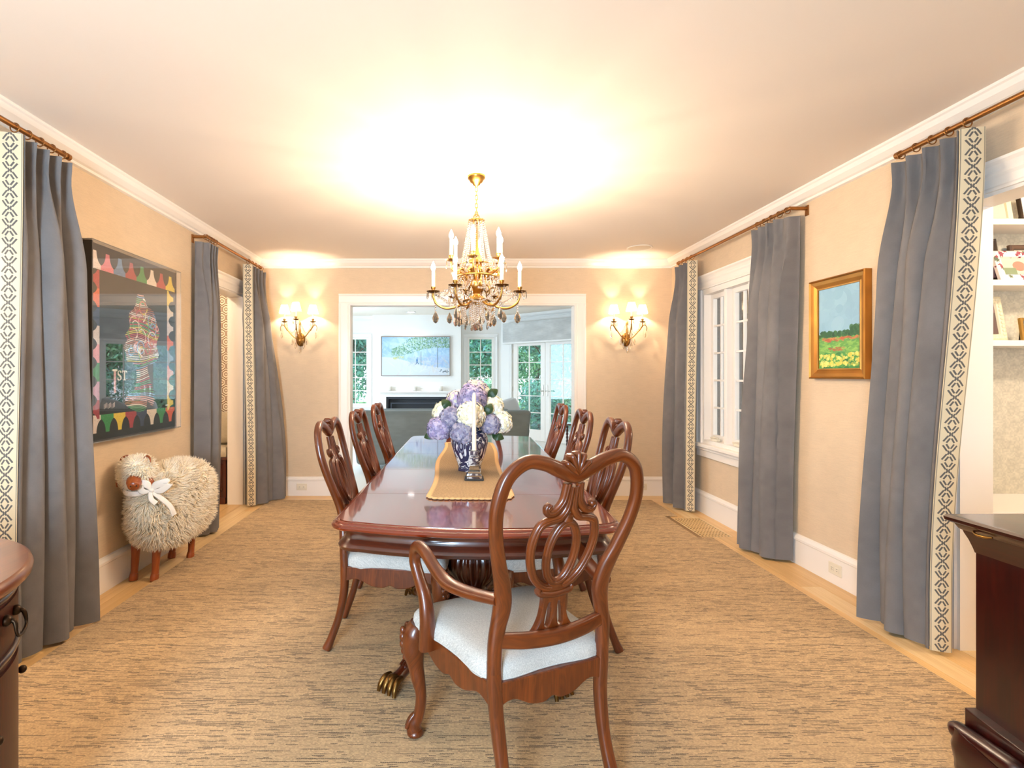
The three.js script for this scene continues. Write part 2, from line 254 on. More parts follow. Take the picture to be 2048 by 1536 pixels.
struct('trim_1', mould(CROWN, [XL, H, ZR], [XL, H, ZB], [1, 0, 0]), M.trim);
struct('trim_2', mould(CROWN, [XR, H, ZR], [XR, H, ZB], [-1, 0, 0]), M.trim);
struct('trim_3', mould(CROWN, [XL, H, ZB], [XR, H, ZB], [0, 0, 1]), M.trim);
const BASE = [[0, 0], [0.02, 0], [0.02, 0.165], [0.028, 0.172], [0.028, 0.186], [0.018, 0.196], [0.012, 0.206], [0, 0.21]];
const runs = (name, list, out, axis) => struct(name, list.map(([a, b]) => mould(BASE, a, b, out)), M.trim);
runs('baseboard_left', [[[XL, 0, -2.72], [XL, 0, -4.64]], [[XL, 0, -5.69], [XL, 0, ZB]], [[XL, 0, ZR], [XL, 0, -1.27]]], [1, 0, 0]);
runs('baseboard_right', [[[XR, 0, -2.73], [XR, 0, ZB]], [[XR, 0, ZR], [XR, 0, -1.21]]], [-1, 0, 0]);
runs('baseboard_back', [[[XL, 0, ZB], [-1.215, 0, ZB]], [[1.51, 0, ZB], [XR, 0, ZB]]], [0, 0, 1]);
// door and window casings: a stepped profile [across, proud]
const CAS = (w) => [[0, 0], [w, 0], [w, 0.024], [w - 0.012, 0.026], [w - 0.026, 0.018], [0.02, 0.014], [0.012, 0.018], [0, 0.018]];
function casingBars(x0, x1, y0, y1, w) {                          // frame round an opening in the local xy plane, facing +z
  const p = CAS(w), side = (x, s) => { const g = extrude(shapeOf(p.map(([a, b]) => [x + s * a, b])), y1 - y0, 0); return g.rotateX(Math.PI / 2).translate(0, (y0 + y1) / 2, 0); };
  const head = extrude(shapeOf(p.map(([a, b]) => [-b, a])), x1 - x0 + 2 * w, 0).rotateY(Math.PI / 2).translate((x0 + x1) / 2, y1, 0);
  return [side(x0, -1), side(x1, 1), head];
}
const fixN = (g) => { g.computeVertexNormals(); return g; };
function placed(list, pos, turn) { return merge(list).rotateY(turn).translate(...pos); }
struct('trim_4', placed(casingBars(-1.105, 1.4, 0, 2.115, 0.11), [0, 0, ZB], 0), M.trim);
struct('trim_5', [box(-1.105, -1.09, 0, 2.1, ZB - T - 0.005, ZB + 0.005), box(1.385, 1.4, 0, 2.1, ZB - T - 0.005, ZB + 0.005), box(-1.105, 1.4, 2.1, 2.115, ZB - T - 0.005, ZB + 0.005)], M.trim);
const CAP = [[0, 0], [0.02, 0], [0.024, 0.01], [0.034, 0.03], [0.046, 0.044], [0.05, 0.055], [0, 0.055]];
function sideOpening(n, X, s, z0, z1, top) {                      // casing, header cap and jamb lining of an opening in a side wall
  struct('trim_' + n, [placed(casingBars(0, Math.abs(z1 - z0), 0, top, 0.08), [X, 0, s > 0 ? z0 : z1], s > 0 ? Math.PI / 2 : -Math.PI / 2),
    mould(CAP, [X, top + 0.075, z0 + 0.085], [X, top + 0.075, z1 - 0.085], [s, 0, 0]),
    box(X - s * (T + 0.005), X + s * 0.004, 0, top, z0 - 0.016, z0), box(X - s * (T + 0.005), X + s * 0.004, 0, top, z1, z1 + 0.016), box(X - s * (T + 0.005), X + s * 0.004, top - 0.016, top, z0, z1)], M.trim);
}
sideOpening(6, XL, 1, -4.72, -5.61, 2.145); sideOpening(7, XL, 1, -1.35, -2.63, 2.145); sideOpening(8, XR, -1, -1.3, -2.635, 2.15);

// ---------- windows and french doors ----------
function sash(parent, x0, x1, y0, y1, cols, rows, { stile = 0.05, bottom = 0.07, th = 0.04, bar = 0.018, z = 0 } = {}) {   // frame, muntins and panes as parts
  const a = x0 + stile, b = x1 - stile, c = y0 + bottom, d = y1 - stile;
  mesh('sash_frame', [box(x0, a, y0, y1, z - th / 2, z + th / 2, 0.003), box(b, x1, y0, y1, z - th / 2, z + th / 2, 0.003), box(a, b, y0, c, z - th / 2, z + th / 2, 0.003), box(a, b, d, y1, z - th / 2, z + th / 2, 0.003)], M.trim, parent);
  for (let i = 1; i < cols; i++) mesh('muntin', box(lerp(a, b, i / cols) - bar / 2, lerp(a, b, i / cols) + bar / 2, c, d, z - 0.012, z + 0.012, 0.002), M.trim, parent);
  for (let j = 1; j < rows; j++) mesh('muntin', box(a, b, lerp(c, d, j / rows) - bar / 2, lerp(c, d, j / rows) + bar / 2, z - 0.011, z + 0.011, 0.002), M.trim, parent);
  for (let i = 0; i < cols; i++) for (let j = 0; j < rows; j++) mesh('pane', box(lerp(a, b, i / cols), lerp(a, b, (i + 1) / cols), lerp(c, d, j / rows), lerp(c, d, (j + 1) / rows), z - 0.002, z + 0.002), M.glass, parent);
}
{ // casement pair in the right wall; local x runs away from the camera
  const w = structGroup('window_1', 'white triple casement with small panes between the right-hand curtains', [XR, 0, -4.08], Math.PI / 2);
  // local x = -world z ... turned so that local +x is world -z and local +z is world +x
  const L = 1.21, sw = 0.3467;
  mesh('window_frame', [box(0, 0.035, 0.66, 2.15, 0, T), box(L - 0.035, L, 0.66, 2.15, 0, 0.1), box(L, L + 0.08, 0.66, 2.15, 0.002, 0.03), box(0.035, L - 0.035, 2.1, 2.15, 0, T), box(0.035, L - 0.035, 0.66, 0.71, 0, T), box(0.035 + sw, 0.085 + sw, 0.7, 2.1, 0.015, 0.105, 0.004), box(0.085 + 2 * sw, 0.135 + 2 * sw, 0.7, 2.1, 0.015, 0.105, 0.004)], M.trim, w);
  for (const a of [0.035, 0.085 + sw, 0.135 + 2 * sw]) { const b = a + sw; sash(w, a, b, 0.71, 2.1, 2, 5, { z: 0.085, stile: 0.045, bottom: 0.05 });
    const c = (a + b) / 2; mesh('crank_handle', [box(c - 0.05, c + 0.05, 0.71, 0.735, 0.005, 0.05, 0.008), limb([[c - 0.04, 0.74, 0.03, 0.006], [c + 0.01, 0.748, 0.02, 0.006], [c + 0.07, 0.738, 0.015, 0.007]], { m: 6, n: 4, ref: [0, 1, 0] })], M.plate, w); }
  mesh('window_sill', [box(-0.1, L + 0.1, 0.64, 0.675, -0.06, 0.02, 0.008), box(-0.08, L + 0.08, 0.61, 0.64, -0.035, 0, 0.006), box(-0.085, L + 0.085, 0.545, 0.61, -0.02, 0, 0.005)], M.trim, w);
  mesh('window_casing', merge(casingBars(0, L, 0.675, 2.15, 0.085)).rotateY(Math.PI).translate(L, 0, 0), M.trim, w);
  mesh('header_cap', mould(CAP, [-0.09, 2.225, 0], [L + 0.09, 2.225, 0], [0, 0, -1]), M.trim, w);
}
{ // rear window behind the camera: its daylight falls across the rug
  const w = structGroup('window_2', 'tall window in the rear wall letting in cool daylight', [-1.4, 0, ZR + 0.07]);
  sash(w, 0, 0.9, 0.35, 2.15, 2, 4, { z: -0.02 });
}

// ---------- living room beyond ----------
const ZF = -11.7;
struct('wall_living_far', [box(-3.4, -2.3, 0, H, ZF - T, ZF), box(-2.3, -1.74, 0, 0.68, ZF - T, ZF), box(-2.3, -1.74, 2.15, H, ZF - T, ZF), box(-1.74, 0.4, 0, H, ZF - T, ZF),
  box(0.4, 0.96, 0, 0.68, ZF - T, ZF), box(0.4, 0.96, 2.15, H, ZF - T, ZF), box(0.96, 1.2, 0, H, ZF - T, ZF)], M.livingWall);
struct('wall_living_left', [box(-3.4, -3.25, 0, H, -12, -10.25), box(-3.4, -3.25, 0, H, -7.75, -6.17), box(-3.4, -3.25, 0, 0.62, -10.25, -7.75), box(-3.4, -3.25, 2.28, H, -10.25, -7.75)], M.livingWall);
const BAY = Math.atan2(1.75, 1.65), BL = Math.hypot(1.65, 1.75);   // the bay wall turns towards the camera
struct('wall_living_bay', [placed([box(0, 0.3, 0, H, -T, 0), box(1.98, BL + 0.05, 0, H, -T, 0), box(0.3, 1.98, 2.06, H, -T, 0)], [1.12, 0, ZF], -BAY)], M.livingWall);
struct('wall_living_right', [box(2.72, 2.87, 0, H, -9.97, -6.17)], M.livingWall);
struct('wall_living_near', [box(-3.4, XL - T, 0, H, -6.17, -6.04), box(XR + T, 2.87, 0, H, -6.17, -6.04)], M.livingWall);
struct('floor_living', [box(-3.4, 3, -0.2, 0, -12, -6.02)], M.paleFloor);
struct('trim_9', [mould(CROWN, [-3.25, H, ZF], [1.12, H, ZF], [0, 0, 1]), mould(CROWN, [1.12, H, ZF], [2.77, H, ZF + 1.75], [-1, 0, 1])], M.white);
struct('trim_10', [mould(BASE, [-3.25, 0, ZF], [1.12, 0, ZF], [0, 0, 1])], M.white);
const fire = structGroup('wall_fireplace', 'white chimney breast with mantel shelf and dark firebox');
{
  const z = -11.4;
  mesh('chimney_breast', metreUV(merge([box(-1.6, -1.31, 0, H, ZF, z), box(-0.06, 0.25, 0, H, ZF, z), box(-1.31, -0.06, 0.885, H, ZF, z), box(-1.31, -0.06, 0, 0.3, ZF, z)])), M.livingWall, fire);
  mesh('firebox', [box(-1.31, -0.06, 0.3, 0.885, ZF + 0.02, ZF + 0.05), box(-1.31, -1.27, 0.3, 0.885, ZF + 0.05, z + 0.01), box(-0.1, -0.06, 0.3, 0.885, ZF + 0.05, z + 0.01), box(-1.27, -0.1, 0.84, 0.885, ZF + 0.05, z + 0.01), box(-1.27, -0.1, 0.3, 0.33, ZF + 0.05, z + 0.01)], M.firebox, fire);
  mesh('mantel_shelf', mould([[0, 0], [0.05, 0], [0.08, 0.03], [0.13, 0.045], [0.15, 0.05], [0.15, 0.075], [0, 0.075]], [-1.43, 0.93, z], [0.06, 0.93, z], [0, 0, 1]), M.white, fire);
  mesh('mantel_leg', box(-1.4, -1.31, 0, 0.93, z, z + 0.05, 0.004), M.white, fire); mesh('mantel_leg', box(-0.06, 0.03, 0, 0.93, z, z + 0.05, 0.004), M.white, fire);
  mesh('mantel_frieze', box(-1.31, -0.06, 0.885, 0.93, z, z + 0.05, 0.004), M.white, fire);
  mesh('insert_frame', [box(-1.22, -0.15, 0.74, 0.76, z - 0.02, z), box(-1.22, -1.2, 0.33, 0.74, z - 0.02, z), box(-0.17, -0.15, 0.33, 0.74, z - 0.02, z)], std('#343a44', 0.4), fire);
}
for (const [n, x, what] of [[3, -2.3, 'narrow white window with small panes left of the fireplace'], [4, 0.4, 'narrow white window with small panes right of the fireplace']]) {
  const w = structGroup('window_' + n, what, [x, 0, ZF]);
  mesh('window_frame', casingBars(0, 0.56, 0.68, 2.15, 0.08), M.white, w);
  mesh('window_sill', box(-0.1, 0.66, 0.64, 0.68, 0, 0.06, 0.006), M.white, w);
  sash(w, 0, 0.56, 0.68, 2.15, 2, 5, { z: -0.06, stile: 0.04, bottom: 0.05 });
}
for (const k of [0, 1]) { // french doors in the bay
  const d = structGroup('door_' + (k + 1), k ? 'right leaf of the white french doors with small panes' : 'left leaf of the white french doors with small panes', [1.12 + Math.cos(BAY) * (0.31 + k * 0.83), 0, ZF + Math.sin(BAY) * (0.31 + k * 0.83)], -BAY);
  sash(d, 0, 0.825, 0.01, 2.05, 2, 5, { z: -0.05, stile: 0.11, bottom: 0.22, th: 0.045 });
  const hx = k ? 0.05 : 0.775, s = k ? 1 : -1;
  const lv = mesh('door_lever', [box(hx - 0.018, hx + 0.018, 0.92, 1.14, -0.028, -0.018, 0.004), limb([[hx, 1.02, -0.02, 0.009], [hx, 1.02, 0.025, 0.009], [hx + s * 0.06, 1.02, 0.03, 0.008], [hx + s * 0.11, 1.015, 0.03, 0.007]], { m: 8, n: 4, ref: [0, 1, 0] })], M.nickel, d);
  for (const y of [0.25, 1.05, 1.85]) mesh('hinge', new THREE.CylinderGeometry(0.009, 0.009, 0.1, 10).translate(k ? 0.83 : -0.005, y, -0.024), M.nickel, d);
}
struct('trim_11', placed(casingBars(0.3, 1.98, 0, 2.06, 0.07), [1.12, 0, ZF], -BAY), M.white);
{ // leafless garden wall of green: lawn, hedge shrubs and trees, each its own object
  struct('lawn', [box(-16, 18, -0.5, -0.3, -34, -12.2)], std('#6f9c58', 0.9));
  struct('terrace', [box(1.5, 9, -0.3, -0.06, -15.5, -6.5)], std('#b9b4ac', 0.9));
  const R = rng(77), leafG = (() => { const s = new THREE.Shape(); s.moveTo(0, -0.5); s.quadraticCurveTo(0.34, 0, 0, 0.5); s.quadraticCurveTo(-0.34, 0, 0, -0.5); const g = new THREE.ShapeGeometry(s, 3); return warp(g, (v) => { v.z += 0.25 * v.x * v.x + 0.12 * v.y * v.y; }); })();
  const tree = (name, label, x, z, h, r, base, n, size, mi) => {
    const t = thing(name, label, name.includes('tree') ? 'tree' : 'shrub', [x, -0.3, z], R() * 6, name.includes('tree') ? 'trees in the garden' : 'shrubs in the garden');
    const br = [limb([[0, 0, 0, 0.09], [0.03, h * 0.4, 0.02, 0.07], [-0.02, h * 0.85, 0, 0.03]], { m: 8 })];
    for (let k = 0; k < 5; k++) { const a = k * 1.3, y = lerp(base, h, 0.2 + 0.12 * k); br.push(limb([[0, y * 0.8, 0, 0.03], [Math.cos(a) * r * 0.4, y, Math.sin(a) * r * 0.4, 0.02], [Math.cos(a) * r * 0.8, y * 1.05, Math.sin(a) * r * 0.8, 0.008]], { m: 6, n: 4, ref: [0, 1, 0] })); }
    mesh('trunk', br, M.bark, t);
    const I = new THREE.InstancedMesh(leafG, M.leaf[mi], n), o = new THREE.Object3D(), c = new THREE.Color(); I.name = 'foliage'; I.userData.kind = 'stuff'; I.castShadow = I.receiveShadow = true;
    const lumps = Array.from({ length: 12 }, () => { const a = R() * 6.28, q = Math.sqrt(R()) * 0.62; return [Math.cos(a) * q * r, lerp(base + r * 0.25, h - r * 0.25, R()), Math.sin(a) * q * r, r * (0.34 + 0.25 * R())]; });
    for (let i = 0; i < n; i++) { const L = lumps[Math.floor(R() * 12)], a = R() * 6.28, u = R() * 2 - 1, q = L[3] * Math.pow(R(), 0.33), s = Math.sqrt(1 - u * u); o.position.set(L[0] + Math.cos(a) * s * q, Math.max(0.05, L[1] + u * q * 0.85), L[2] + Math.sin(a) * s * q); o.rotation.set(R() * 6, R() * 6, R() * 6); o.scale.setScalar(size * (0.7 + 0.6 * R())); o.updateMatrix(); I.setMatrixAt(i, o.matrix); I.setColorAt(i, c.setRGB(0.75 + 0.3 * R(), 0.8 + 0.3 * R(), 0.75 + 0.45 * R())); }
    t.add(I);
  };
  tree('garden_tree', 'leafy tree seen through the narrow window left of the fireplace', -3.1, -17.5, 4.6, 1.7, 1.3, 6500, 0.17, 1);
  tree('garden_tree', 'leafy tree seen through the narrow window right of the fireplace', 1.6, -18.5, 5, 1.9, 1.2, 7000, 0.17, 1);
  tree('garden_tree', 'pale leafy tree seen through the left french door', 3.9, -18.2, 5.2, 2.0, 1.2, 7000, 0.17, 0);
  tree('garden_tree', 'tall leafy tree seen through the right french door', 6.6, -17, 5.4, 2.1, 1.0, 7000, 0.17, 2);
  tree('garden_tree', 'broad leafy tree at the far left of the garden', -6.6, -20, 5.2, 2.2, 1.1, 6000, 0.18, 0);
  tree('garden_tree', 'broad leafy tree at the far right of the garden', 9.6, -19, 5.6, 2.4, 1.0, 6000, 0.18, 1);
  tree('hedge_shrub', 'rounded green shrub below the tree at the left window', -3.4, -15.2, 1.7, 1.0, 0.1, 3600, 0.11, 0);
  tree('hedge_shrub', 'rounded green shrub below the tree at the right window', 1.2, -15.4, 1.6, 1.0, 0.1, 3600, 0.11, 2);
  tree('hedge_shrub', 'bright green shrub outside the left french door', 3.5, -14.6, 1.8, 1.1, 0.1, 3800, 0.11, 2);
  tree('hedge_shrub', 'bright green shrub outside the right french door', 5.6, -13.6, 1.9, 1.2, 0.1, 3800, 0.11, 0);
  tree('garden_tree', 'small pale tree standing between the two french-door trees', 5.2, -20.5, 5.4, 2.2, 0.6, 6000, 0.2, 1);
  tree('garden_tree', 'bushy tree far behind the right window', -0.4, -21, 5.2, 2.3, 0.6, 6000, 0.2, 0);
  tree('garden_tree', 'bushy tree far behind the left window', -4.6, -22, 5.6, 2.4, 0.6, 6000, 0.2, 2);
  tree('garden_tree', 'slim leafy tree outside the left edge of the french doors', 2.9, -16.6, 4.6, 1.5, 0.6, 6000, 0.16, 1);
  tree('hedge_shrub', 'low teal shrub just outside the left french door', 2.3, -14.2, 1.5, 0.9, 0.1, 3600, 0.11, 1);
  tree('hedge_shrub', 'leafy shrub between the two french-door shrubs', 4.5, -15.4, 2.2, 1.2, 0.1, 4200, 0.12, 1);
  tree('garden_tree', 'wide tree far behind the left french door', 3.7, -23, 6, 2.8, 0.6, 8000, 0.2, 2);
  tree('garden_tree', 'wide tree far behind the right french door', 5.9, -24, 6, 2.8, 0.6, 8000, 0.2, 0);
  // dark shingled house wing outside the dining-room window
  const wing = structGroup('wall_exterior', 'dark grey shingled house wall outside the right window');
  mesh('wall_core', box(2.88, 5.2, -0.3, 2.58, -6.45, -6.3), std('#4c4640', 0.9), wing);
  for (let j = 0; j < 18; j++) mesh('shingle_course', mould([[0, 0], [0.02, 0], [0.004, 0.15], [0, 0.15]], [2.9, -0.2 + j * 0.15, -6.3], [5.2, -0.2 + j * 0.15, -6.3], [0, 0, 1]), std(['#57504a', '#4e4741', '#5c554d'][j % 3], 0.9), wing);
  mesh('corner_board', box(4.3, 4.4, -0.3, 2.58, -6.3, -6.26), M.white, wing);
  struct('patio', [box(2.61, 5.4, -0.3, -0.05, -6.3, -3.3)], std('#8f8a83', 0.9));
}
// rooms either side, seen through the openings
const hexPaper = std('#ffffff', 0.8, { map: painted(256, 512, (c, w, h) => {
  c.fillStyle = '#f2e6d2'; c.fillRect(0, 0, w, h); c.strokeStyle = '#86664a';
  const hex = (x, y, r, lw) => { c.lineWidth = lw; c.beginPath(); for (let k = 0; k < 6; k++) { const a = Math.PI / 6 + k * Math.PI / 3; k ? c.lineTo(x + Math.cos(a) * r, y + Math.sin(a) * r * 1.08) : c.moveTo(x + Math.cos(a) * r, y + Math.sin(a) * r * 1.08); } c.closePath(); c.stroke(); };
  for (let j = -1; j < 4; j++) for (let i = -1; i < 3; i++) { const x = i * 128 + (j & 1 ? 64 : 0) + 64, y = j * 128 + 64 + 64; hex(x, y, 62, 13); hex(x, y, 24, 11); }
}) });
hexPaper.map.wrapS = hexPaper.map.wrapT = THREE.RepeatWrapping; hexPaper.map.repeat.set(5.6, 2.8);
struct('wall_seat_end', [box(-3.3, XL - T, 0, H, -6.15, -6.0)], hexPaper);
struct('wall_seat_outer', [box(-3.3, -3.15, 0, H, -6.0, -0.9), box(-3.15, XL - T, 0, H, -0.9, -0.75)], M.livingWall);
{
  const b = thing('alcove_bench', 'dark wooden bench with panelled front in the left alcove', 'bench', [-2.72, 0, -5.79]);
  mesh('bench_frame', [box(-0.42, 0.42, 0.06, 0.48, -0.2, 0.17, 0.004), box(-0.43, 0.44, 0.455, 0.485, -0.2, 0.2, 0.006)], M.benchWood, b);
  mesh('plinth', box(-0.42, 0.42, 0, 0.07, -0.2, 0.19, 0.004), M.benchWood, b);
  mesh('panel_moulding', [box(-0.36, 0.38, 0.13, 0.145, 0.17, 0.182, 0.003), box(-0.36, 0.38, 0.4, 0.415, 0.17, 0.182, 0.003), box(-0.36, -0.345, 0.13, 0.415, 0.17, 0.182, 0.003), box(0.365, 0.38, 0.13, 0.415, 0.17, 0.182, 0.003)], M.benchWood, b);
  const q = loft([[-0.42, -0.2], [0.43, -0.2], [0.43, 0.2], [-0.42, 0.2]], [[-0.01, 0], [0, 0.012], [0.004, 0.05], [0, 0.088], [-0.012, 0.1]]);
  const c = mesh('seat_cushion', q, M.linen); c.position.set(-2.72, 0.486, -5.79); tag(c, 'cream seat cushion lying on the dark bench in the left alcove', 'cushion');
  const p = mesh('throw_pillow', warp(new THREE.SphereGeometry(1, 24, 18), (v) => { const k = Math.max(Math.abs(v.x), Math.abs(v.y)) || 1, r = Math.hypot(v.x, v.y) || 1, f = lerp(1, r / k, 0.75); v.set(v.x * f * 0.17, v.y * f * 0.17, v.z * 0.075); }), M.linen);
  p.position.set(-2.45, 0.765, -5.86); p.rotation.x = -0.28; tag(p, 'plump cream pillow leaning on the patterned wallpaper above the bench', 'pillow');
  const dome = (x, z, label, power) => { const l = thing('ceiling_lamp', label, 'lamp', [x, H, z]); mesh('ceiling_plate', lathe([[0, 0], [0.09, 0], [0.09, -0.02], [0.07, -0.03], [0, -0.03]]), M.brass, l); mesh('glass_bowl', lathe([[0.15, -0.03], [0.14, -0.08], [0.1, -0.12], [0.04, -0.14], [0, -0.145]]), std('#fff4e0', 0.5, { emissive: new THREE.Color(1, 0.86, 0.66), emissiveIntensity: 2, side: THREE.DoubleSide }), l); const p = new THREE.PointLight(new THREE.Color(1, 0.85, 0.66), power); p.position.set(0, -0.1, 0); p.castShadow = true; p.shadow.radius = 4; p.name = 'alcove_bulb'; l.add(p); };
  dome(-2.75, -4.9, 'round glass ceiling lamp in the left alcove', 1.5); dome(-2.72, -1.9, 'round glass ceiling lamp in the near left alcove', 4); dome(3.5, -1.9, 'round glass ceiling lamp in the study', 4.2);
}
// ---------- rug, register, outlets ----------
{
  const s = shapeOf([[-1.89, 1.15], [2.14, 1.15], [2.14, -4.42], [2.02, -4.42], [2.02, -5.11], [2.14, -5.11], [2.14, -5.76], [-1.89, -5.76]].map(([x, z]) => [x, -z]));
  const g = metreUV(new THREE.ExtrudeGeometry(s, { depth: 0.006, bevelEnabled: true, bevelSize: 0.003, bevelThickness: 0.002, bevelOffset: -0.003, bevelSegments: 1 }).rotateX(-Math.PI / 2).translate(0, 0.003, 0));
  tag(mesh('area_rug', g, M.rug), 'large beige woven rug with dark flecks under the table', 'rug');
  const v = thing('floor_register', 'wooden floor vent with square holes beside the rug', 'floor vent', [2.2, 0, -4.765]);
  const bars = [], nx = 9, nz = 13, w = 0.26, d = 0.59, bw = 0.015;
  mesh('vent_frame', [box(-w / 2, -w / 2 + 0.012, -0.02, 0.001, -d / 2, d / 2), box(w / 2 - 0.012, w / 2, -0.02, 0.001, -d / 2, d / 2), box(-w / 2, w / 2, -0.02, 0.001, -d / 2, -d / 2 + 0.012), box(-w / 2, w / 2, -0.02, 0.001, d / 2 - 0.012, d / 2)], M.oak[0], v);
  mesh('vent_duct', box(-w / 2 + 0.004, w / 2 - 0.004, -0.0219, -0.006, -d / 2 + 0.004, d / 2 - 0.004), M.black, v);
  for (let i = 1; i < nx; i++) { const x = lerp(-w / 2 + 0.012, w / 2 - 0.012, i / nx); mesh('slat', box(x - bw / 2.4, x + bw / 2.4, -0.0045, 0, -d / 2 + 0.01, d / 2 - 0.01), M.oak[1], v); }
  for (let j = 1; j < nz; j++) { const z = lerp(-d / 2 + 0.012, d / 2 - 0.012, j / nz); mesh('slat', box(-w / 2 + 0.01, w / 2 - 0.01, -0.005, -0.0005, z - bw / 1.8, z + bw / 1.8), M.oak[0], v); }
  const outlet = (pos, turn, label) => { const o = thing('wall_outlet', label, 'outlet', pos, turn); mesh('cover_plate', box(-0.058, 0.058, -0.036, 0.036, 0, 0.006, 0.003), M.plate, o); for (const x of [-0.022, 0.022]) { mesh('socket', box(x - 0.016, x + 0.016, -0.015, 0.015, 0.005, 0.0085, 0.003), M.plate, o); mesh('slot', [box(x - 0.007, x + 0.006, 0.005, 0.007, 0.008, 0.0092), box(x - 0.006, x + 0.005, -0.007, -0.005, 0.008, 0.0092)], M.black, o); } };
  outlet([-1.62, 0.1, ZB + 0.02], 0, 'cream wall socket on the back baseboard left of the wide opening');
  outlet([2.12, 0.1, ZB + 0.02], 0, 'cream wall socket on the back baseboard below the right sconce');
  outlet([XR - 0.02, 0.1, -3.44], -Math.PI / 2, 'cream wall socket on the right baseboard under the landscape painting');
  const sp = thing('ceiling_speaker', 'round white speaker grille set in the ceiling near the right sconce', 'speaker', [1.9, H, -5.43]);
  mesh('speaker_ring', lathe([[0.12, 0.0], [0.125, -0.004], [0.12, -0.008], [0.108, -0.006], [0.108, 0]], 40), M.trim, sp); mesh('grille', lathe([[0, -0.003], [0.108, -0.005]], 40), std('#e6dccb', 0.8), sp);
}

// ---------- curtains and rods ----------
// X: wall plane, s: direction into the room, d0..d1 the near and far end along the wall at the rod, b0..b1 the same at the hem
function curtain({ label, X, s, d0, d1, b0, b1, off0 = 0.12, flare = 0, folds = 5, trim = true, seed = 1, group }) {
  const t = thing('curtain', label, 'curtain', [X, 0, -(d0 + d1) / 2], 0, group), zc = (d0 + d1) / 2, R = rng(seed), ph = R() * 2, wob = [R(), R(), R()], yT = 2.425, yB = 0.018;
  const at = (u, v) => {                                          // u along the cloth, v down
    const e = smooth(0, 0.9, v), k = smooth(0.035, 0.24, v), uu = u + 0.018 * Math.sin(u * 9 + wob[0] * 6) * k;
    const D = lerp(lerp(d0, d1, u), lerp(b0, b1, u), e), w = Math.PI * 2 * folds * uu + ph * 0;
    const a = 0.082 * (0.85 + 0.35 * Math.sin(u * 11 + wob[1] * 6)), c = Math.cos(w), low = a * (2 * Math.pow(Math.abs(Math.cos(w / 2)), 0.9) - 1.05), top = 0.03 * (1.6 * Math.pow(0.5 + 0.5 * c, 5) - 0.35 + 0.25 * Math.pow(0.5 + 0.5 * Math.cos(2 * w), 3) * (1 - smooth(0, 0.05, v)));
    const off = off0 + lerp(top, low, k) + flare * u * e + 0.012 * Math.sin(v * 5 + u * 14 + wob[2] * 6) * k;
    const D2 = D + 0.026 * k * Math.sin(w * 1 + 0.8) * (d1 - d0) / 0.4;
    const off2 = lerp(trim ? 0.17 : 0.03, off, smooth(0, 0.07, u)), p = V(s * Math.max(off2, 0.035), lerp(yT, yB, v), zc - lerp(D, D2, smooth(0, 0.07, u))); p.s = u * 1.2; p.t = v * 2.4; return p;
  };
  mesh('drape', sheet(folds * 22, 60, at, 0.004 * s), M.velvet, t);
  if (trim) {
    const g = sheet(4, 60, (u, v) => { const p = at(0, v), e = smooth(0, 0.9, v), q = V(s * (0.172 - u * 0.088 * (1 - 0.12 * e)), p.y, p.z + 0.028 * Math.sin(u * 1.6) + 0.006); q.s = 1 - u; q.t = v * 28; return q; }, -0.004 * s);
    mesh('trim_band', g, M.lattice, t);
  }
  for (let i = 0; i <= folds; i++) mesh('curtain_ring', new THREE.TorusGeometry(0.021, 0.0028, 8, 20).translate(0, 0, 0).translate(s * 0.12, 2.464, zc - lerp(d0 + 0.01, d1 - 0.01, i / folds)), M.rodBrass, t);
  return t;
}
function rod(label, X, s, d0, d1, nearReturn, farReturn) {
  const t = thing('curtain_rod', label, 'curtain rod', [X, 2.47, -(d0 + d1) / 2], 0, 'brass curtain rods'), zc = (d0 + d1) / 2, x = s * 0.12;
  mesh('rod_tube', new THREE.CylinderGeometry(0.0125, 0.0125, d1 - d0, 16).rotateX(Math.PI / 2).translate(x, 0, 0), M.rodBrass, t);
  for (const [on, d] of [[nearReturn, d0], [farReturn, d1]]) {
    if (on) { mesh('return_bracket', [new THREE.CylinderGeometry(0.0125, 0.0125, 0.12, 14).rotateZ(Math.PI / 2).translate(x / 2, 0, zc - d), ball(x, 0, zc - d, 0.0135)], M.rodBrass, t); mesh('wall_plate', box(0, s * 0.008, -0.05, 0.02, zc - d - 0.018, zc - d + 0.018, 0.003), M.rodBrass, t); }
    else mesh('finial', new THREE.CylinderGeometry(0.017, 0.017, 0.02, 16).rotateX(Math.PI / 2).translate(x, 0, zc - d), M.rodBrass, t);
  }
}
rod('brass curtain rod across the near left opening', XL, 1, 1.1, 2.86, true, false);
rod('brass curtain rod across the left alcove opening', XL, 1, 4.5, 5.78, true, false);
rod('brass curtain rod above the right window', XR, -1, 3.74, 5.56, true, false);
rod('brass curtain rod across the study opening', XR, -1, 1.0, 2.84, true, false);
const CG = 'grey velvet curtains';
curtain({ label: 'grey velvet curtain with lattice trim, left of the black artwork', X: XL, s: 1, d0: 2.5, d1: 2.83, b0: 2.46, b1: 2.89, folds: 4, flare: 0.04, seed: 3, group: CG });
curtain({ label: 'grey velvet curtain hanging behind the woolly sheep', X: XL, s: 1, d0: 4.47, d1: 4.68, b0: 4.45, b1: 4.66, off0: 0.095, folds: 4, flare: 0, trim: false, seed: 5, group: CG });
curtain({ label: 'grey velvet curtain with lattice trim flaring out beside the left sconce', X: XL, s: 1, d0: 5.42, d1: 5.82, b0: 5.5, b1: 5.88, folds: 4, flare: 0.2, off0: 0.12, seed: 7, group: CG });
curtain({ label: 'grey velvet curtain with lattice trim in the far right corner', X: XR, s: -1, d0: 5.24, d1: 5.54, b0: 5.28, b1: 5.6, folds: 3, flare: 0.05, seed: 11, group: CG });
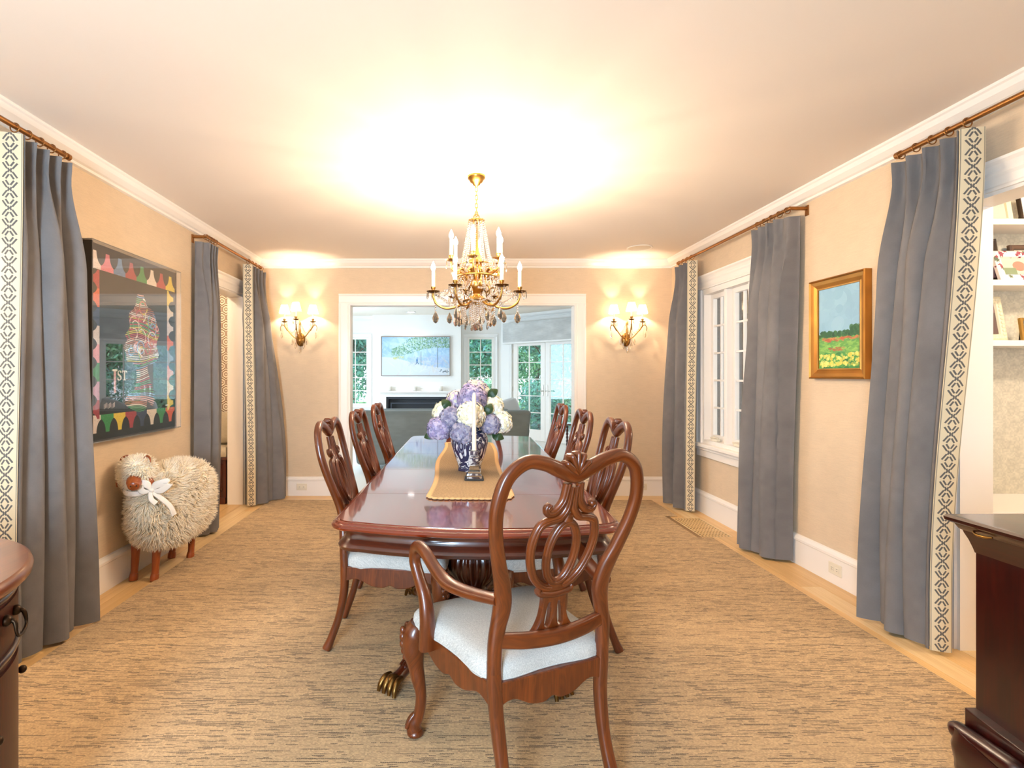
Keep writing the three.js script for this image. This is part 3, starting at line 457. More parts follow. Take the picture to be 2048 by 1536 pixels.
curtain({ label: 'grey velvet curtain between the right window and the landscape painting', X: XR, s: -1, d0: 3.76, d1: 4.14, b0: 3.84, b1: 4.22, folds: 4, flare: 0.06, trim: false, seed: 13, group: CG });
curtain({ label: 'grey velvet curtain with lattice trim beside the study shelves', X: XR, s: -1, d0: 2.45, d1: 2.83, b0: 2.6, b1: 2.94, folds: 4, flare: 0.03, seed: 17, group: CG });

// ---------- framed art ----------
{
  const t = thing('boxed_artwork', 'black artwork in a clear acrylic box, striped bust inside a coloured scalloped border', 'artwork', [XL, 1.5225, -3.665], Math.PI / 2);
  const W = 1.03, Hh = 1.175, art = painted(1024, 1168, (c, w, h) => {
    c.fillStyle = '#0c0a09'; c.fillRect(0, 0, w, h);
    const R = rng(41), cols = ['#e8d8cc', '#d97a86', '#5d7fa6', '#a4343a', '#2f8a4a', '#e6d6c2', '#b13438', '#e0c23c', '#d9603a', '#33415e', '#c9a2c0'];
    const bump = (x, y, ang, size, col) => { c.save(); c.translate(x, y); c.rotate(ang); c.fillStyle = col; c.beginPath(); c.moveTo(-size * 0.72, 0); c.quadraticCurveTo(-size * 0.24, -size * 0.2, -size * 0.2, -size * 0.9); c.lineTo(size * 0.2, -size * 0.9); c.quadraticCurveTo(size * 0.24, -size * 0.2, size * 0.72, 0); c.lineTo(size * 0.72, size * 0.28); c.lineTo(-size * 0.72, size * 0.28); c.fill(); c.globalAlpha = 0.5; for (let k = 0; k < 60; k++) { c.fillStyle = R() < 0.5 ? '#ffffff' : '#000000'; c.globalAlpha = 0.18; c.fillRect((R() - 0.5) * size * 1.2, size * 0.25 - R() * size * 1.1 * (R()), 3 + R() * 7, 2); } c.restore(); };
    for (let k = 0; k < 8; k++) { bump(70 + k * 126, 120, 0, 92, cols[k % 8]); bump(70 + k * 126, h - 120, Math.PI, 92, ['#e8d8cc', '#2f8a4a', '#e0c23c', '#a4343a', '#33415e', '#e6d6c2', '#2f8a4a', '#d9603a'][k]); }
    for (let k = 0; k < 8; k++) { bump(96, 205 + k * 112, -Math.PI / 2, 78, ['#b13438', '#d9603a', '#33415e', '#d8d0d0', '#e0a0b0', '#2f8a4a', '#c9a2c0', '#a4343a'][k]); bump(w - 96, 205 + k * 112, Math.PI / 2, 78, ['#e0c23c', '#e6d6c2', '#d8d0d0', '#d9603a', '#8a96a8', '#e0a0a0', '#e6d6c2', '#e0c23c'][k]); }
    c.fillStyle = '#0c0a09'; c.fillRect(120, 158, w - 240, h - 316);
    // striped bust
    const out = [[520, 235], [585, 225], [640, 300], [720, 330], [770, 420], [800, 480], [760, 560], [790, 640], [720, 700], [640, 720], [700, 860], [740, 940], [700, 1000], [640, 960], [620, 1020], [520, 1030], [430, 1000], [370, 960], [420, 900], [480, 880], [510, 780], [470, 700], [400, 690], [390, 640], [360, 600], [400, 550], [380, 520], [430, 460], [420, 380], [470, 340], [500, 300]];
    c.save(); c.beginPath(); smoothPts(out, 6, true).forEach(([x, y], i) => i ? c.lineTo(x, y) : c.moveTo(x, y)); c.clip();
    const pal = ['#e9dccb', '#d8c84a', '#c24048', '#4f9a5a', '#7aa2c8', '#e0a8a0', '#e9dccb', '#b86a4a'];
    for (let k = 0; k < 200; k++) { const y = 220 + k * 4.2 * 1.0, zone = Math.floor(noise(k / 9, 1, 64, 8, 3) * 8); c.strokeStyle = pal[(zone + (k / 7 | 0)) % 8]; c.lineWidth = 7; if (k % 3 === 0) { c.beginPath(); for (let x = 340; x < 820; x += 12) { const yy = y + 18 * Math.sin(x / 70 + k * 0.05) + 30 * Math.sin((x - 500) / 120) * Math.sin(k / 22); x === 340 ? c.moveTo(x, yy) : c.lineTo(x, yy); } c.stroke(); } }
    for (let k = 0; k < 46; k++) { const x = 440 + R() * 330, y = 240 + R() * 420; c.strokeStyle = pal[Math.floor(R() * 8)]; c.lineWidth = 6 + R() * 6; c.beginPath(); c.arc(x, y, 14 + R() * 42, R() * 6, R() * 6 + 2.4); c.stroke(); }
    c.restore();
    c.fillStyle = '#e6dcd6'; c.font = 'bold 88px serif'; c.fillText('ST', 292, 815); c.fillStyle = '#d9a0aa'; c.fillRect(258, 745, 24, 150); c.fillStyle = '#e6dcd6'; c.fillRect(244, 745, 52, 12);
    for (let k = 0; k < 9; k++) c.fillRect(160 + k * 13, 960 - (k % 3) * 4, 5, 30);
    c.fillRect(884, 1000, 36, 9);
  });
  mesh('backing_board', box(-W / 2, W / 2, -Hh / 2, Hh / 2, 0.004, 0.02), M.black, t);
  const pic = mesh('picture', new THREE.PlaneGeometry(W - 0.012, Hh - 0.012).translate(0, 0, 0.0212), std('#ffffff', 0.6, { map: art }), t); pic.userData.label = 'painted striped bust on black with the letters IST';
  mesh('black_side', box(-W / 2, -W / 2 + 0.012, -Hh / 2, Hh / 2, 0.02, 0.055), M.black, t); mesh('black_side', box(W / 2 - 0.006, W / 2, -Hh / 2, Hh / 2, 0.02, 0.03), M.black, t);
  mesh('acrylic_front', box(-W / 2 - 0.006, W / 2 + 0.006, -Hh / 2 - 0.006, Hh / 2 + 0.006, 0.061, 0.065), phys('#ffffff', 0.0, { transmission: 1, thickness: 0, ior: 1.7, clearcoat: 1, clearcoatRoughness: 0 }), t).userData.label = 'clear glossy acrylic front';
  mesh('acrylic_edge', [box(-W / 2 - 0.006, W / 2 + 0.006, Hh / 2 + 0.001, Hh / 2 + 0.006, 0, 0.061), box(-W / 2 - 0.006, W / 2 + 0.006, -Hh / 2 - 0.006, -Hh / 2 - 0.001, 0, 0.061), box(W / 2 + 0.001, W / 2 + 0.006, -Hh / 2, Hh / 2, 0, 0.061)], phys('#ffffff', 0.05, { transmission: 0.9, thickness: 0.005, ior: 1.49 }), t);
}
function pictureFrame(w, h, bw, prof, mat, parent, name = 'frame_rail') {      // four mitred rails; prof [[across 0..1, proud]...]
  for (let k = 0; k < 4; k++) {
    const L = (k % 2 ? h : w) / 2, o = (k % 2 ? w : h) / 2, pos = [], put = (u, a, z) => { const x = u * (L - a * bw), y = -(o - a * bw), q = k * Math.PI / 2; return [x * Math.cos(q) - y * Math.sin(q), x * Math.sin(q) + y * Math.cos(q), z]; };
    const P = [[0, 0], ...prof, [1, 0]];
    for (let i = 0; i < P.length - 1; i++) { const A = put(-1, ...P[i]), B = put(1, ...P[i]), C = put(1, ...P[i + 1]), D = put(-1, ...P[i + 1]); pos.push(...A, ...B, ...C, ...A, ...C, ...D); }
    const g = new THREE.BufferGeometry(); g.setAttribute('position', new THREE.Float32BufferAttribute(pos, 3)); g.computeVertexNormals(); mesh(name, metreUV(g), mat, parent);
  }
}
{
  const t = thing('landscape_painting', 'small landscape of a green field under blue sky in a wide gold frame', 'painting', [XR, 1.625, -3.417], -Math.PI / 2), W = 0.495, Hh = 0.645, bw = 0.068;
  const gold = phys('#c98a3c', 0.42, { metalness: 0.75, map: tex(128, 128, (x, y) => 225 + 40 * (noise(x / 8, y / 8, 16, 16, 4) - 0.5), {}) });
  pictureFrame(W, Hh, bw, [[0, 0.04], [0.1, 0.045], [0.2, 0.036], [0.5, 0.03], [0.8, 0.02], [0.85, 0.025], [0.95, 0.024]], gold, t);
  mesh('backing', box(-W / 2 + 0.01, W / 2 - 0.01, -Hh / 2 + 0.01, Hh / 2 - 0.01, 0, 0.012), M.black, t);
  const land = painted(512, 720, (c, w, h) => {
    const R = rng(12), blob = (n, x0, x1, y0, y1, cols, s0, s1, asp = 0.5) => { for (let k = 0; k < n; k++) { c.fillStyle = cols[Math.floor(R() * cols.length)]; c.globalAlpha = 0.45 + 0.5 * R(); const s = lerp(s0, s1, R()); c.beginPath(); c.ellipse(lerp(x0, x1, R()), lerp(y0, y1, R()), s, s * asp, R() * 0.8 - 0.4, 0, 7); c.fill(); } c.globalAlpha = 1; };
    c.fillStyle = '#8fb4c6'; c.fillRect(0, 0, w, h * 0.62); blob(320, 0, w, 0, h * 0.55, ['#93b8ca', '#8bb0c4', '#98bccb', '#8fb4c6'], 20, 90, 0.8);
    c.fillStyle = '#6da24a'; c.fillRect(0, h * 0.57, w, h); blob(200, 0, w, h * 0.62, h * 0.8, ['#7fb254', '#5f9a44', '#8fbe5a', '#5a9050'], 10, 40, 0.3);
    blob(50, 60, w - 40, h * 0.62, h * 0.66, ['#b8643c', '#c87a4a', '#a8583a'], 8, 34, 0.3); blob(40, 140, 330, h * 0.74, h * 0.78, ['#b8643c', '#a85a3a'], 8, 24, 0.3);
    blob(150, 0, w, h * 0.55, h * 0.6, ['#2f5a34', '#3f6e3c', '#274c30'], 8, 26, 0.7); blob(70, 400, w, h * 0.5, h * 0.58, ['#2f5a34', '#3b6a3a'], 10, 26, 0.9); blob(40, 60, 160, h * 0.54, h * 0.6, ['#2f5a34'], 10, 22, 0.8);
    blob(300, 0, w, h * 0.82, h, ['#3f8a40', '#2f7036', '#6aa64a', '#4f9444'], 10, 36, 0.6); blob(150, 0, w, h * 0.82, h * 0.97, ['#e2d05a', '#d8c24c', '#efe07a'], 6, 22, 0.8);
  });
  mesh('picture', new THREE.PlaneGeometry(W - 2 * bw + 0.01, Hh - 2 * bw + 0.01).translate(0, 0, 0.016), std('#ffffff', 0.6, { map: land }), t);
  const t2 = thing('winter_painting', 'wide pale painting of a tree and a walking figure above the mantel', 'painting', [-0.695, 1.733, -11.4]);
  const snow = painted(1024, 600, (c, w, h) => {
    const R = rng(19), blob = (n, f, cols, s0, s1, asp = 0.5, al = 0.6) => { for (let k = 0; k < n; k++) { const [x, y] = f(); c.fillStyle = cols[Math.floor(R() * cols.length)]; c.globalAlpha = al * (0.5 + 0.5 * R()); const s = lerp(s0, s1, R()); c.beginPath(); c.ellipse(x, y, s, s * asp, R() * 3, 0, 7); c.fill(); } c.globalAlpha = 1; };
    c.fillStyle = '#9dbdd6'; c.fillRect(0, 0, w, h); blob(300, () => [R() * w, R() * h * 0.55], ['#a8c6dc', '#8fb2d0', '#bcd2e2'], 20, 70, 0.4);
    c.fillStyle = '#c8d0d8'; c.beginPath(); c.moveTo(0, h * 0.52); c.lineTo(w * 0.2, h * 0.54); c.lineTo(w * 0.55, h * 0.72); c.lineTo(w, h * 0.82); c.lineTo(w, h); c.lineTo(0, h); c.fill();
    blob(120, () => [w * (0.4 + 0.6 * R()), h * (0.5 + 0.25 * R())], ['#a8b8d4', '#b8c4d8', '#98acd0'], 20, 60, 0.25); blob(90, () => [R() * w, h * (0.6 + 0.4 * R())], ['#d2d6da', '#c2c8ce', '#ccc4b8'], 20, 80, 0.15);
    blob(1500, () => { const u = R(), x = w * (0.15 + 0.85 * u), top = lerp(h * 0.3, 0, smooth(0, 0.4, u)), bot = lerp(h * 0.48, h * 0.28, smooth(0.1, 0.7, u)); return [x, lerp(top, bot, R())]; }, ['#5f8a6a', '#7da284', '#4f7a62', '#93b59a', '#a9c0b4'], 4, 14, 0.7, 0.9);
    blob(60, () => [w * (0.17 + 0.16 * R()), h * (0.5 + 0.08 * R())], ['#c8c05a', '#a8b060'], 5, 16, 0.4); c.fillStyle = '#5c6a72'; c.fillRect(w * 0.82, h * 0.25, 9, h * 0.55); c.fillRect(w * 0.575, h * 0.38, 7, h * 0.36);
    c.fillStyle = '#3e6ea0'; c.beginPath(); c.ellipse(w * 0.52, h * 0.61, 12, 26, 0, 0, 7); c.fill(); c.beginPath(); c.ellipse(w * 0.522, h * 0.55, 7, 8, 0, 0, 7); c.fill(); c.lineWidth = 8; c.strokeStyle = '#35506e'; c.beginPath(); c.moveTo(w * 0.5, h * 0.72); c.lineTo(w * 0.52, h * 0.64); c.lineTo(w * 0.545, h * 0.71); c.stroke();
    blob(14, () => [w * (0.86 + 0.12 * R()), h * (0.86 + 0.06 * R())], ['#3a4650'], 8, 18, 0.5);
  });
  mesh('canvas_frame', [box(-0.722, 0.722, 0.398, 0.413, 0, 0.045), box(-0.722, 0.722, -0.413, -0.398, 0, 0.045), box(-0.722, -0.707, -0.4, 0.4, 0, 0.045), box(0.707, 0.722, -0.4, 0.4, 0, 0.045)], std('#8a7a70', 0.6), t2);
  mesh('picture', box(-0.707, 0.707, -0.398, 0.398, 0.002, 0.036), M.white, t2); mesh('painted_canvas', new THREE.PlaneGeometry(1.414, 0.796).translate(0, 0, 0.0372), std('#ffffff', 0.6, { map: snow }), t2);
}

// ---------- sofa, pillows, valance and small things in the living room ----------
{
  const t = thing('sofa', 'grey velvet sofa with its plain back to the dining room', 'sofa', [-0.11, 0, -7.85]);
  const slope = (g) => warp(g, (v) => { v.x *= 1 + 0.07 * smooth(0.1, 0.85, v.y); });
  mesh('backrest', slope(new RoundedBoxGeometry(2.3, 0.74, 0.2, 4, 0.05).translate(0, 0.48, 0.36)), M.sofa, t);
  mesh('seat_base', new RoundedBoxGeometry(2.24, 0.3, 0.75, 3, 0.03).translate(0, 0.26, -0.1), M.sofa, t);
  for (const x of [-1, 1]) mesh('arm', slope(new RoundedBoxGeometry(0.2, 0.5, 0.9, 3, 0.05).translate(x * 1.06, 0.36, -0.03)), M.sofa, t);
  for (const x of [-0.5, 0.5]) { mesh('seat_pad', new RoundedBoxGeometry(0.94, 0.15, 0.68, 3, 0.05).translate(x, 0.47, -0.1), M.sofa, t); mesh('back_pad', new RoundedBoxGeometry(0.94, 0.4, 0.18, 3, 0.07).translate(x, 0.66, 0.17), M.sofa, t); }
  for (const x of [-1, 1]) for (const z of [-0.38, 0.38]) mesh('foot', new THREE.CylinderGeometry(0.025, 0.02, 0.12, 12).translate(x * 1.02, 0.06, z), M.bronze, t);
  const pil = (x, y, z, r, label, mat) => { const p = mesh('sofa_pillow', warp(new THREE.SphereGeometry(1, 20, 14), (v) => { const k = Math.max(Math.abs(v.x), Math.abs(v.y)) || 1, q = Math.hypot(v.x, v.y) || 1, f = lerp(1, q / k, 0.8); v.set(v.x * f * 0.2, v.y * f * 0.18, v.z * 0.07); }), mat); p.position.set(x, y, z); p.rotation.set(0.25, 0, r); tag(p, label, 'pillow'); };
  pil(0.85, 0.8, -8.05, 0.35, 'pale blue pillow tilted above the right end of the sofa', M.sofaPillow); pil(0.38, 0.78, -8.06, -0.1, 'white pillow beside the pale blue one on the sofa', M.white);
  const bl = new THREE.Group();
  const v = thing('window_valance', 'pale grey fabric valance above the french doors', 'valance', [1.12 + Math.cos(BAY) * 1.14, 2.0, ZF + Math.sin(BAY) * 1.14], -BAY);
  mesh('valance_board', warp(new THREE.BoxGeometry(1.92, 0.42, 0.14, 60, 4, 2), (p) => { if (p.z > 0) p.z += 0.006 * Math.sin(p.x * 26); }).translate(0, 0.21, 0.085), M.valance, v); mesh('valance_edge', box(-0.965, 0.965, -0.012, 0.02, 0.01, 0.165, 0.004), M.white, v);
  [['left', -1.23], ['middle', -0.71], ['right', -0.17]].forEach(([w, x]) => { const c = thing('glass_votive', `${w} of three small frosted votives on the mantel shelf`, 'candle holder', [x, 1.005, -11.32], 0, 'votives on the mantel'); mesh('cup', lathe([[0, 0], [0.036, 0], [0.045, 0.04], [0.047, 0.1], [0.042, 0.1], [0.04, 0.015], [0, 0.012]], 20), phys('#f4ece0', 0.3, { transmission: 0.3 }), c); mesh('wax', new THREE.CylinderGeometry(0.036, 0.034, 0.05, 16).translate(0, 0.04, 0), M.candle, c); });
  const light = (x, z, label) => { const d = thing('recessed_light', label, 'light', [x, H, z], 0, 'recessed lights'); mesh('trim_ring', lathe([[0.075, 0], [0.1, -0.003], [0.1, -0.008], [0.072, -0.006], [0.07, 0]], 32), M.white, d); mesh('lens', lathe([[0, -0.003], [0.072, -0.004]], 24), M.downlight, d); const s = new THREE.SpotLight(new THREE.Color(1, 0.93, 0.82), 1.6, 0, 1.15, 0.6); s.position.set(0, -0.03, 0); s.target.position.set(0, -2, 0); s.castShadow = true; s.shadow.radius = 3; s.name = 'recessed_bulb'; d.add(s, s.target); };
  light(-0.76, -11.0 + 0.1, 'round recessed ceiling light in front of the fireplace painting'); light(-2.1, -8.6, 'round recessed ceiling light over the left of the living room'); light(1.9, -8.4, 'round recessed ceiling light over the right of the living room');
  const tb = thing('side_table', 'dark barley-twist side table by the french doors', 'table', [1.98, 0, -8.5]);
  mesh('table_top', loft(circle(0.2, 32), [[-0.01, 0.56], [0, 0.565], [0, 0.58], [-0.008, 0.585]]), M.tableWood, tb);
  mesh('shelf', loft(circle(0.15, 32), [[0, 0.14], [0, 0.16]]), M.tableWood, tb);
  for (let k = 0; k < 4; k++) { const a = k * Math.PI / 2 + 0.5, cx = Math.cos(a) * 0.14, cz = Math.sin(a) * 0.14, G = []; for (const q of [0, Math.PI]) G.push(limb(Array.from({ length: 45 }, (_, i) => [cx + 0.009 * Math.cos(i * 0.7 + q), 0.02 + i * 0.0123, cz + 0.009 * Math.sin(i * 0.7 + q), 0.011]), { n: 2, m: 7, ref: [1, 0, 0.2] })); mesh('twist_leg', G, M.tableWood, tb); }
}
// ---------- study shelves and frames ----------
{
  struct('wall_study_back', [box(XR + T, 4.4, 0, H, -3.35, -3.2)], std('#ddd5c0', 0.85, { map: tex(256, 256, (x, y) => 232 + 26 * (noise(x / 6, y / 6, 43, 43, 8) - 0.5) + 16 * (noise(x / 20, y / 20, 13, 13, 9) - 0.5), { rx: 3, ry: 3 }) }));
  struct('wall_study_outer', [box(4.4, 4.55, 0, H, -3.35, -0.75), box(XR + T, 4.4, 0, H, -0.9, -0.75)], M.livingWall);
  const t = thing('built_in_bookcase', 'white built-in shelves with cabinet below in the study', 'bookcase', [2.62, 0, -3.2]);
  mesh('side_panel', box(0, 0.03, 0, 2.56, 0, 0.22, 0.003), M.white, t); mesh('side_panel', box(1.65, 1.68, 0, 2.56, 0, 0.22, 0.003), M.white, t);
  for (const y of [1.484, 1.817, 2.152, 2.46]) mesh('shelf', box(0.03, 1.65, y, y + 0.032, 0, 0.21, 0.003), M.white, t);
  mesh('counter', box(0, 1.68, 0.6, 0.63, 0, 0.44, 0.005), M.white, t); mesh('cabinet_body', box(0.02, 1.66, 0, 0.6, 0, 0.41), M.white, t);
  for (let k = 0; k < 3; k++) { const d = mesh('cabinet_door', [box(0.04 + k * 0.535, 0.56 + k * 0.535, 0.1, 0.58, 0.41, 0.43, 0.003)], M.white, t); mesh('knob', ball(0.5 + k * 0.535, 0.5, 0.445, 0.014), M.nickel, d); }
  const photo = (draw) => std('#ffffff', 0.35, { map: painted(160, 200, draw) });
  const frame = (name, label, x, y, z, w, h, bw, mat, pic, lean = -0.16, turn = 0, prof = [[0, 0.016], [0.25, 0.022], [0.8, 0.016]]) => {
    const f = thing(name, label, 'photo frame', [x, y, z], turn), g = new THREE.Group();
    pictureFrame(w, h, bw, prof, mat, f); f.children.forEach((m) => { m.geometry.translate(0, h / 2, 0).rotateX(lean); });
    mesh('photo_print', new THREE.PlaneGeometry(w - 2 * bw + 0.006, h - 2 * bw + 0.006).translate(0, h / 2, 0.008).rotateX(lean), pic, f); mesh('frame_back', new THREE.BoxGeometry(w * 0.94, h * 0.94, 0.004).translate(0, h / 2, 0.001).rotateX(lean), M.black, f);
    mesh('strut', new THREE.BoxGeometry(0.03, h * 0.55, 0.003).translate(0, h * 0.275, -0.055 - h * 0.02).rotateX(lean * -0.6), M.black, f);
    return f;
  };
  const face = (skin, hair, bg, cloth) => (c, w, h) => { c.fillStyle = bg; c.fillRect(0, 0, w, h); c.fillStyle = cloth; c.beginPath(); c.ellipse(w * 0.5, h * 1.0, w * 0.42, h * 0.28, 0, 0, 7); c.fill(); c.fillStyle = skin; c.beginPath(); c.ellipse(w * 0.48, h * 0.55, w * 0.2, h * 0.2, 0, 0, 7); c.fill(); c.fillStyle = hair; c.beginPath(); c.ellipse(w * 0.48, h * 0.42, w * 0.23, h * 0.12, 0, 0, 7); c.fill(); };
  const cream = phys('#e8dcba', 0.35, { clearcoat: 0.4 }), darkWood = phys('#2a1a14', 0.35, { clearcoat: 0.5 }), goldF = phys('#c8a058', 0.35, { metalness: 0.8 });
  frame('photo_frame', 'wide cream photo frame on the topmost visible study shelf', 3.05, 2.185, -3.1, 0.3, 0.22, 0.035, cream, photo((c, w, h) => { c.fillStyle = '#a9bcb6'; c.fillRect(0, 0, w, h); c.fillStyle = '#c98a78'; c.beginPath(); c.ellipse(w * 0.3, h * 0.5, w * 0.3, h * 0.2, -0.6, 0, 7); c.fill(); c.fillStyle = '#8e4a44'; c.beginPath(); c.ellipse(w * 0.12, h * 0.8, w * 0.2, h * 0.2, 0, 0, 7); c.fill(); }));
  frame('photo_frame', 'small black photo frame at the right of the topmost visible shelf', 3.29, 2.185, -3.08, 0.13, 0.17, 0.018, darkWood, photo((c, w, h) => { c.fillStyle = '#d8dce0'; c.fillRect(0, 0, w, h); c.fillStyle = '#70747c'; c.beginPath(); c.ellipse(w * 0.5, h * 0.5, w * 0.25, h * 0.3, 0, 0, 7); c.fill(); }));
  frame('photo_frame', 'tall dark photo frame with a portrait on the middle study shelf', 3.03, 1.85, -3.11, 0.2, 0.26, 0.03, darkWood, photo(face('#d8a488', '#7a5a44', '#8a6a6a', '#a33a3a')), -0.22, -0.25);
  const floral = std('#ffffff', 0.5, { map: tex(256, 256, (x, y) => { let col = [240, 232, 216]; for (let k = 0; k < 26; k++) { const cx = hash(k, 1, 3) * 256, cy = hash(k, 2, 3) * 256, r = 9 + hash(k, 3, 3) * 12, d = Math.hypot(x - cx, y - cy); if (d < r * (0.8 + 0.2 * Math.sin(Math.atan2(y - cy, x - cx) * 5))) col = k % 3 ? [142, 58, 74] : [92, 104, 82]; } return col; }, { rx: 5, ry: 5 }) });
  frame('photo_frame', 'flower-printed photo frame lying back on the middle study shelf', 3.2, 1.85, -3.06, 0.23, 0.185, 0.045, floral, photo((c, w, h) => { c.fillStyle = '#b8c4b0'; c.fillRect(0, 0, w, h); c.fillStyle = '#c87a6a'; c.beginPath(); c.ellipse(w * 0.65, h * 0.5, w * 0.25, h * 0.3, 0, 0, 7); c.fill(); c.fillStyle = '#7a8a6a'; c.fillRect(0, h * 0.6, w * 0.5, h * 0.4); }), -0.3, 0);
  frame('photo_frame', 'brown leather photo frame standing behind the flower-printed frame', 3.33, 1.85, -3.15, 0.16, 0.23, 0.03, std('#5a4030', 0.5), photo(face('#d0a088', '#503a2c', '#8a8478', '#40506a')), -0.12, 0);
  const ornate = frame('photo_frame', 'ornate cream photo frame with a wedding picture on the lowest study shelf', 3.065, 1.517, -3.1, 0.22, 0.26, 0.045, cream, photo((c, w, h) => { c.fillStyle = '#5a4644'; c.fillRect(0, 0, w, h); c.fillStyle = '#7a5a56'; c.fillRect(0, 0, w, h * 0.3); c.fillStyle = '#14161c'; c.beginPath(); c.ellipse(w * 0.6, h * 0.6, w * 0.14, h * 0.32, 0, 0, 7); c.fill(); c.fillStyle = '#eee8e8'; c.beginPath(); c.moveTo(w * 0.42, h * 0.42); c.lineTo(w * 0.12, h * 0.95); c.lineTo(w * 0.6, h * 0.95); c.fill(); c.fillStyle = '#d8a890'; for (const x of [0.42, 0.58]) { c.beginPath(); c.ellipse(w * x, h * 0.32, 12, 15, 0, 0, 7); c.fill(); } }), -0.16, 0.1);
  { const G = []; for (let k = 0; k < 44; k++) { const a = k / 44 * Math.PI * 2, sx = clamp(Math.cos(a) * 1.5, -1, 1), sy = clamp(Math.sin(a) * 1.5, -1, 1); G.push(ball(sx * 0.092, 0.13 + sy * 0.112, 0.018, 0.011, 0.011, 0.008, 8)); } mesh('carved_edge', merge(G).rotateX(-0.16), cream, ornate); }
  frame('photo_frame', 'small beaded gold photo frame at the right of the lowest study shelf', 3.27, 1.517, -3.06, 0.11, 0.13, 0.018, goldF, photo(face('#c8a088', '#3a3a40', '#4a5a6a', '#20242c')), -0.15, -0.1);
}

